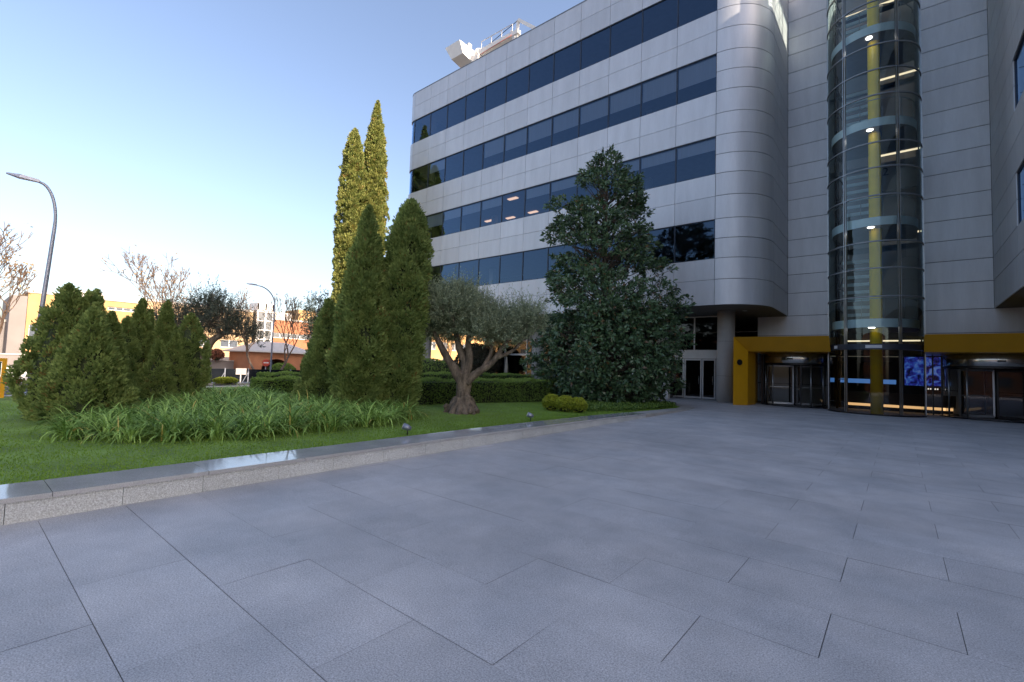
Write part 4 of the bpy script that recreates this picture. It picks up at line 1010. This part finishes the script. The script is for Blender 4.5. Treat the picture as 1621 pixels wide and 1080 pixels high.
MB().box(-.35,.35,-.35,.35,0,1.0).box(-.39,.39,-.39,.39,.95,1.06).build('box', m_black, bn)

# ------------------------------------------------------------------ the street beyond
m_ochre = M('ochre_brick', (.47,.285,.125), .85, var=.17, scale=.5, fine=.12, finescale=9)
m_tan = M('tan_render', (.48,.34,.20), .85, var=.08, scale=.4)
m_brick = M('red_brick', (.36,.15,.075), .85, var=.14, scale=.6, fine=.12, finescale=9)
m_greyw = M('grey_street_wall', (.22,.20,.195), .8, var=.1, scale=.5)
m_roofw = M('pale_roof', (.48,.45,.42), .7, var=.08)
m_gstreet = M('street_window_glass', (.10,.12,.15), .08, spec=.8)
m_fencep = M('dark_fence_screen', (.010,.013,.018), .9, var=.25, scale=1, spec=.03)
m_red = M('red_board', (.55,.08,.05), .6, var=.1)
def bldg(name, label, x, y0, y1, z1, mat, wins=(), depth=14, z0=-1.0, extra=None, cat='building'):
    """block facing +X with recessed windows: wins = (y0,y1,z0,z1,mullions)"""
    t = thing(name, label, cat, (x,(y0+y1)/2,z0))
    b = MB(); b.box(x-depth,x-.35,y0,y1,z0,z1)
    ysx = sorted(set([y0,y1]+[v for w_ in wins for v in w_[:2]])); zsx = sorted(set([z0,z1]+[v for w_ in wins for v in w_[2:4]]))
    for ya, yb in zip(ysx[:-1], ysx[1:]):
        for za, zb in zip(zsx[:-1], zsx[1:]):
            ym, zm = (ya+yb)/2, (za+zb)/2
            if any(w_[0] < ym < w_[1] and w_[2] < zm < w_[3] for w_ in wins): continue
            b.box(x-.349,x,ya,yb,za,zb)
    attach(b.build('wall', mat), t)
    r = MB(); r.box(x-depth-.1,x+.12,y0-.1,y1+.1,z1+.002,z1+.32); attach(r.build('roof', m_roofw), t)
    for w_ in wins:
        f = MB(); ya, yb, za, zb = w_[:4]; m_ = w_[4] if len(w_) > 4 else 2
        f.box(x-.25,x-.15,ya,yb,zb-.1,zb-.002); f.box(x-.25,x-.15,ya,yb,za+.002,za+.1)
        for i in range(m_+1): yy = ya+(yb-ya)*i/m_; f.box(x-.25,x-.15,max(yy-.06,ya+.002),min(yy+.06,yb-.002),za+.101,zb-.101)
        f = attach(f.build('window', m_white), t)
        g = MB(); g.face([(x-.2,ya,za+.05),(x-.2,yb,za+.05),(x-.2,yb,zb-.05),(x-.2,ya,zb-.05)]); g = g.build('pane', m_gstreet, f)
    return t
t = bldg('street_building', 'ochre building with grey concrete end at the far left, behind the left thujas', -85, 6.2, 18.2, 9.0, m_ochre, [(6.5,7.3,2.4,5.0,1),(8.6,10.2,2.6,4.6),(11.5,13.5,3.2,5.0),(14.5,16.5,3.2,5.0),(14.0,17.4,7.7,8.2,4)])
attach(MB().box(-98,-84.9,4.7,6.15,-1,8.5).build('grey_bay', m_greyw), t); attach(MB().box(-95,-88,10.5,18,9.33,10.3).build('roof_box', m_roofw), t)
t = bldg('street_building', 'low grey and brick building at the far left edge', -88, -14, 4.8, 5.2, m_greyw, [(2.0,4.2,3.0,4.8),(-2,1,3.0,4.8),(-6,-3,3.0,4.8)])
t = bldg('street_building', 'tan building with white framed window pairs behind the dark olive tree', -86, 18.4, 33.4, 9.6, m_tan, [(20.4,22.6,3.2,4.5,2),(24.3,27.3,3.2,4.5,3),(28.7,31.3,3.3,4.6,2),(29.0,30.6,5.55,5.95,1),(24.6,26.4,7.2,8.3,2)])
attach(MB().box(-86,-83,18.5,34,1.15,1.75).build('canopy', m_roofw), t)
tw = thing('glass_stair_tower', 'white framed glazed stair tower on the brick building across the street', 'stair tower', (-85,35,-1))
f = MB()
for yy in (33.62,34.9,36.1): f.box(-84.8,-84.6,yy-.13,yy+.13,-1,11.2)
for zz in (-.8,1.5,3.4,5.0,6.6,8.2,9.8): f.box(-84.79,-84.62,33.76,36.0,zz-.1,zz+.1)
f.box(-88,-84.6,33.5,36.2,10.0,11.3); attach(f.build('frame', m_white), tw); attach(MB().box(-88,-84.82,33.6,36.1,-1,9.9).build('glazing', m_gstreet), tw)
t = bldg('street_building', 'red brick building with pale upper storey, right of the stair tower', -87, 36.4, 64, 8.8, m_brick, [(36.8,46,5.55,6.5,5),(37.5,39.5,1.4,2.8,2),(48,54,5.55,6.5,3)])
attach(MB().box(-95,-88,37,41,9.13,10.3).build('roof_box', m_roofw), t); attach(MB().box(-93,-87.5,42.0,45.5,9.13,11.2).build('chimney', m_ochre), t)
pv_ = thing('pavilion', 'small brick pavilion with pale hipped roof and wide arch across the street', 'pavilion', (-72,31,-1))
b = MB(); b.box(-80,-72.3,28.0,29.6,-1,2.7); b.box(-80,-72.3,34.0,37.0,-1,2.7); b.box(-80,-72.3,29.6,34.0,1.9,2.7); b.box(-80,-79,29.6,34,-1,1.9)
for i in range(8):
    a0, a1 = PI*i/8, PI*(i+1)/8; c0, c1 = 31.8+2.2*math.cos(a0), 31.8+2.2*math.cos(a1)
    b.hexa([(-72.5,c1,-.3+2.0*math.sin(a1)),(-72.3,c1,-.3+2.0*math.sin(a1)),(-72.3,c0,-.3+2.0*math.sin(a0)),(-72.5,c0,-.3+2.0*math.sin(a0)),(-72.5,c1,1.95),(-72.3,c1,1.95),(-72.3,c0,1.95),(-72.5,c0,1.95)])
attach(b.build('wall', m_brick), pv_)
r = MB(); r.face([(-71.6,27.2,2.75),(-71.6,37.6,2.75),(-75.5,34.6,4.3),(-75.5,30.6,4.3)]); r.face([(-71.6,37.6,2.75),(-80.6,37.6,2.75),(-76.6,34.6,4.3),(-75.5,34.6,4.3)]); r.face([(-80.6,37.6,2.75),(-80.6,27.2,2.75),(-76.6,30.6,4.3),(-76.6,34.6,4.3)]); r.face([(-80.6,27.2,2.75),(-71.6,27.2,2.75),(-75.5,30.6,4.3),(-76.6,30.6,4.3)]); r.face([(-75.5,30.6,4.3),(-75.5,34.6,4.3),(-76.6,34.6,4.3),(-76.6,30.6,4.3)]); r.box(-80.6,-71.6,27.2,37.6,2.6,2.745)
attach(r.build('roof', m_roofw), pv_)
t = bldg('street_building', 'sunlit ochre building seen between the columns under the left wing', -92, 66, 150, 10.6, m_ochre, [(70+4*i,72.4+4*i,5.6,7.6,2) for i in range(7)]+[(70+4*i,72.4+4*i,1.0,3.0,2) for i in range(7)])
t = thing('door_reflection_block', 'brown brick block added unseen behind the viewpoint for the doors to reflect', 'building', (0,-60,-1)); attach(MB().box(-45,45,-72,-60,-1,11).build('wall', m_brick), t)  # unseen block, added so the glass doors reflect something brown
for i in range(18):
    for zz in (1.2,4.6,8.0): attach(MB().box(-43+4.9*i,-40.6+4.9*i,-60,-59.9,zz,zz+1.7).build('window', m_gstreet), t)
t = bldg('street_building', 'ochre and grey building across the street beyond the left edge', -86, -60, -16, 9.5, m_ochre, [(-58+5*i,-55.4+5*i,5.2,7.2,2) for i in range(8)]+[(-58+5*i,-55.4+5*i,1.2,3.2,2) for i in range(8)])

rl_ = thing('terrace_railing', 'white terrace railing beyond the far column under the left wing', 'railing', (-44,38,-.9))
b = MB()
for i in range(46): yy = -5+i*.25; b.box(-.02,.02,yy-.02,yy+.02,0,2.55)
b.box(-.03,.03,-5,6.3,2.551,2.62); b.box(-.03,.03,-5,6.3,.1,.16); b.build('bars', m_white, rl_)
gw = thing('street_wall', 'low grey retaining wall across the street below the tan building', 'wall', (-78,25,-1))
b = MB(); b.box(-.4,0,-32,34,0,2.1); b.build('body', m_greyw, gw); MB().box(-.5,.1,-32,34,2.101,2.25).build('cap', m_roofw, gw)
fc = thing('street_fence', 'dark screened fence with pale posts along the far pavement', 'fence', (-50,19,-.82))
MB().box(-.02,.02,-6.2,11,.1,1.36).build('screen', m_fencep, fc)
for i in range(9):
    yy = -6.0+2.1*i; p = MB(); p.box(.03,.10,yy-.05,yy+.05,0,1.45); p.bar((.07,yy,1.1),(.07,yy-.5,.05),.05); p.build('post', m_lamp, fc)
sg_ = thing('fence_sign', 'white rectangular sign on the dark fence, left of the second lamp', 'sign', (-49.85,18.6,-.3)); MB().box(-.02,.02,-.48,.48,.30,.92).build('plate', m_concrete, sg_); MB().box(-.05,-.03,-.05,.05,-.5,.6).build('post', m_palegrey, sg_)
rs = thing('stop_sign', 'round red road sign on a post beside the second street lamp', 'road sign', (-50.6,21.2,-.82)); MB().tube([(0,0,0),(0,0,2.2)], [.035,.035], 8).build('post', m_palegrey, rs); MB().tube([(.05,0,2.05),(.075,0,2.05)], [.38,.38], 20).build('disc', m_red, rs); MB().box(.076,.08,-.25,.25,1.99,2.11).build('bar', m_white, rs)
rb = thing('red_barrier', 'red barrier board across the street at the left edge', 'barrier', (-50,1.2,-.82)); b = MB(); b.box(-.03,.03,-4,2.3,-.1,.45); b.build('board', m_red, rb)
for yy in (-3.6,-1.6,.3,2.0): MB().box(-.09,-.035,yy-.05,yy+.05,-.4,.75).build('post', m_palegrey, rb)

def car(label, loc, mat, rot=0.):
    t = thing('parked_car', label, 'car', loc, 'cars across the street'); t.rotation_euler = (0,0,rot)
    prof = [(-2.1,.35),(-2.15,.75),(-1.95,.95),(-1.2,1.02),(-.6,1.42),(.7,1.45),(1.5,1.05),(2.05,.92),(2.15,.6),(2.1,.35)]
    b = MB(); n = len(prof); q = len(b.v)
    for s in (-.85,.85):
        for y, z in prof: b.v.append((s*(.86 if z > 1.1 else 1.), y, z))
    for i in range(n): j = (i+1)%n; b.f.append((q+i,q+j,q+n+j,q+n+i)); b.sm.append(False)
    b.f.append(tuple(q+i for i in range(n-1,-1,-1))); b.sm.append(False); b.f.append(tuple(q+n+i for i in range(n))); b.sm.append(False)
    b.build('body', mat, t)
    for s in (-1,1):
        g = MB(); g.hexa([(s*.845,-.95,1.03),(s*.86,-.95,1.03),(s*.86,1.3,1.06),(s*.845,1.3,1.06),(s*.755,-.55,1.36),(s*.765,-.55,1.36),(s*.765,.65,1.38),(s*.755,.65,1.38)]); g.build('side_window', m_gstreet, t)
        for yy in (-1.35,1.35):
            wl_ = MB().tube([(s*.70,yy,.32),(s*.90,yy,.32)], [.32,.32], 18).build('wheel', m_black, t); MB().tube([(s*.901,yy,.32),(s*.91,yy,.32)], [.19,.19], 14).build('rim', m_palegrey, wl_)
        MB().box(s*.62-.18,s*.62+.18,2.06,2.17,.66,.80).build('headlight', m_white, t)
car('white car across the street at the left edge, behind the red barrier', (-54,2.0,-.82), m_white, 0)
car('grey car across the street, second from the left edge', (-54.5,-3.6,-.82), m_palegrey, 0)

ball('round_shrub', 'small russet shrub against the tan building', (-77.5,25.4,1.1), .9,.9,.8, 1500, leafmat('russet_leaf',(.14,.05,.03),(.30,.12,.07),.6,.2), m_core, 'shrub', None, (.2,.3), 23)
ball('sunlit_shrub', 'bright yellow green sunlit shrub in front of the street fence', (-49.0,17.0,-.85), .5,1.0,.26, 2500, leafmat('lime_leaf',(.14,.20,.02),(.36,.40,.05),.6,.3), m_core, 'shrub', None, (.12,.2), 24)
ball('green_shrub', 'rounded green shrub in front of the arch of the brick pavilion', (-71,32.2,-.9), .9,1.9,.95, 2500, m_hedge, m_core, 'shrub', None, (.16,.26), 25)

# bare winter trees
m_twig = M('winter_twig', (.15,.10,.07), .9, var=.25, scale=6); m_dryleaf = leafmat('dry_leaf', (.30,.20,.10), (.46,.36,.22), .7, .3)
def bare(label, loc, H, seed, lean=0., spread=.55, levels=5, dry=0, r0=.16, up_=.25):
    t = thing('bare_tree', label, 'tree', loc, 'leafless street trees'); r_ = np.random.default_rng(seed); tr = MB(); br = MB(); tips = []
    def grow(p, d, ln, r, lev):
        m_ = [p]; q = p; dd = d
        for i in range(3): dd = unit(dd+r_.normal(0,.12,3)+np.array([0,0,.05])); q = q+dd*ln/3; m_.append(q)
        (tr if lev == 0 else br).tube(m_, [r,r*.9,r*.8,r*.68], 7 if lev < 2 else 4, False)
        tips.append(q)
        if lev < levels:
            for i in range(3 if lev < 3 else 2):
                nd = unit(dd+unit(r_.normal(0,1,3))*spread*r_.uniform(.7,1.4)+np.array([0,0,up_])); grow(q if i < 2 else m_[2], nd, ln*r_.uniform(.62,.84), max(r*r_.uniform(.5,.66),.026), lev+1)
    grow(np.zeros(3), unit(np.array([0,lean,1.])), H*.30, r0, 0)
    tr.build('trunk', m_bark, t); br.build('branches', m_twig, t)
    if dry:
        T = np.array(tips[8:]); k = r_.choice(len(T), dry); P = T[k]+r_.normal(0,.35,(dry,3)); leaves('dry_leaves', P, r_.normal(0,1,(dry,3)), r_.normal(0,1,(dry,3)), r_.uniform(.15,.3,dry), r_.uniform(.12,.2,dry), m_dryleaf, t)
bare('leafless tree with tan dry leaves at the left edge of the picture', (-60,3.3,-.9), 12.0, 3, 0, .55, 7, 420, .2)
bare('pale leafless tree crown rising behind the dark olive tree', (-66,16.6,-.9), 13.5, 4, 0, .62, 7, 300, .2)
bare('leafless tree standing just left of the second street lamp', (-62,24.9,-.9), 11.0, 8, 0, .42, 6, 120)
bare('leafless tree leaning right, just right of the second street lamp', (-60,26.6,-.9), 10.5, 12, .22, .45, 6, 80)
bare('leafless reddish tree nearest to the cone shaped thuja', (-61,31.4,-.9), 9.0, 13, .1, .5, 6, 160)
bare('leafless tree with orange leaves seen under the left wing', (-60,47.5,-.9), 8.0, 14, 0, .5, 5, 500)
bare('bare branched tree in the middle of the terrace view under the wing', (-58,54.,-.9), 9.0, 15, 0, .5, 5, 200)
# evergreen crown peeping out behind the cone shaped thuja
t = thing('evergreen_tree', 'grey green evergreen tree crown peeping out behind the cone shaped thuja', 'tree', (-40.5,21.2,-.9)); r_ = np.random.default_rng(77)
ntw = 420; S = unit(r_.normal(0,1,(ntw,3)))*(r_.random(ntw)**.4)[:,None]*np.array([1.5,1.5,2.6])+np.array([0,0,6.0]); d = unit(r_.normal(0,1,(ntw,3))+np.array([0,0,.6]))
P, D, Nn, idx = twig_leaves(r_, S, d, r_.uniform(.4,.8,ntw), 12, None, None); leaves('crown', P, D, Nn, .22, .07, m_olive_d, t); MB().tube([(0,0,0),(0,.1,4),(.1,0,7.5)], [.16,.12,.04], 8).build('trunk', m_bark, t)
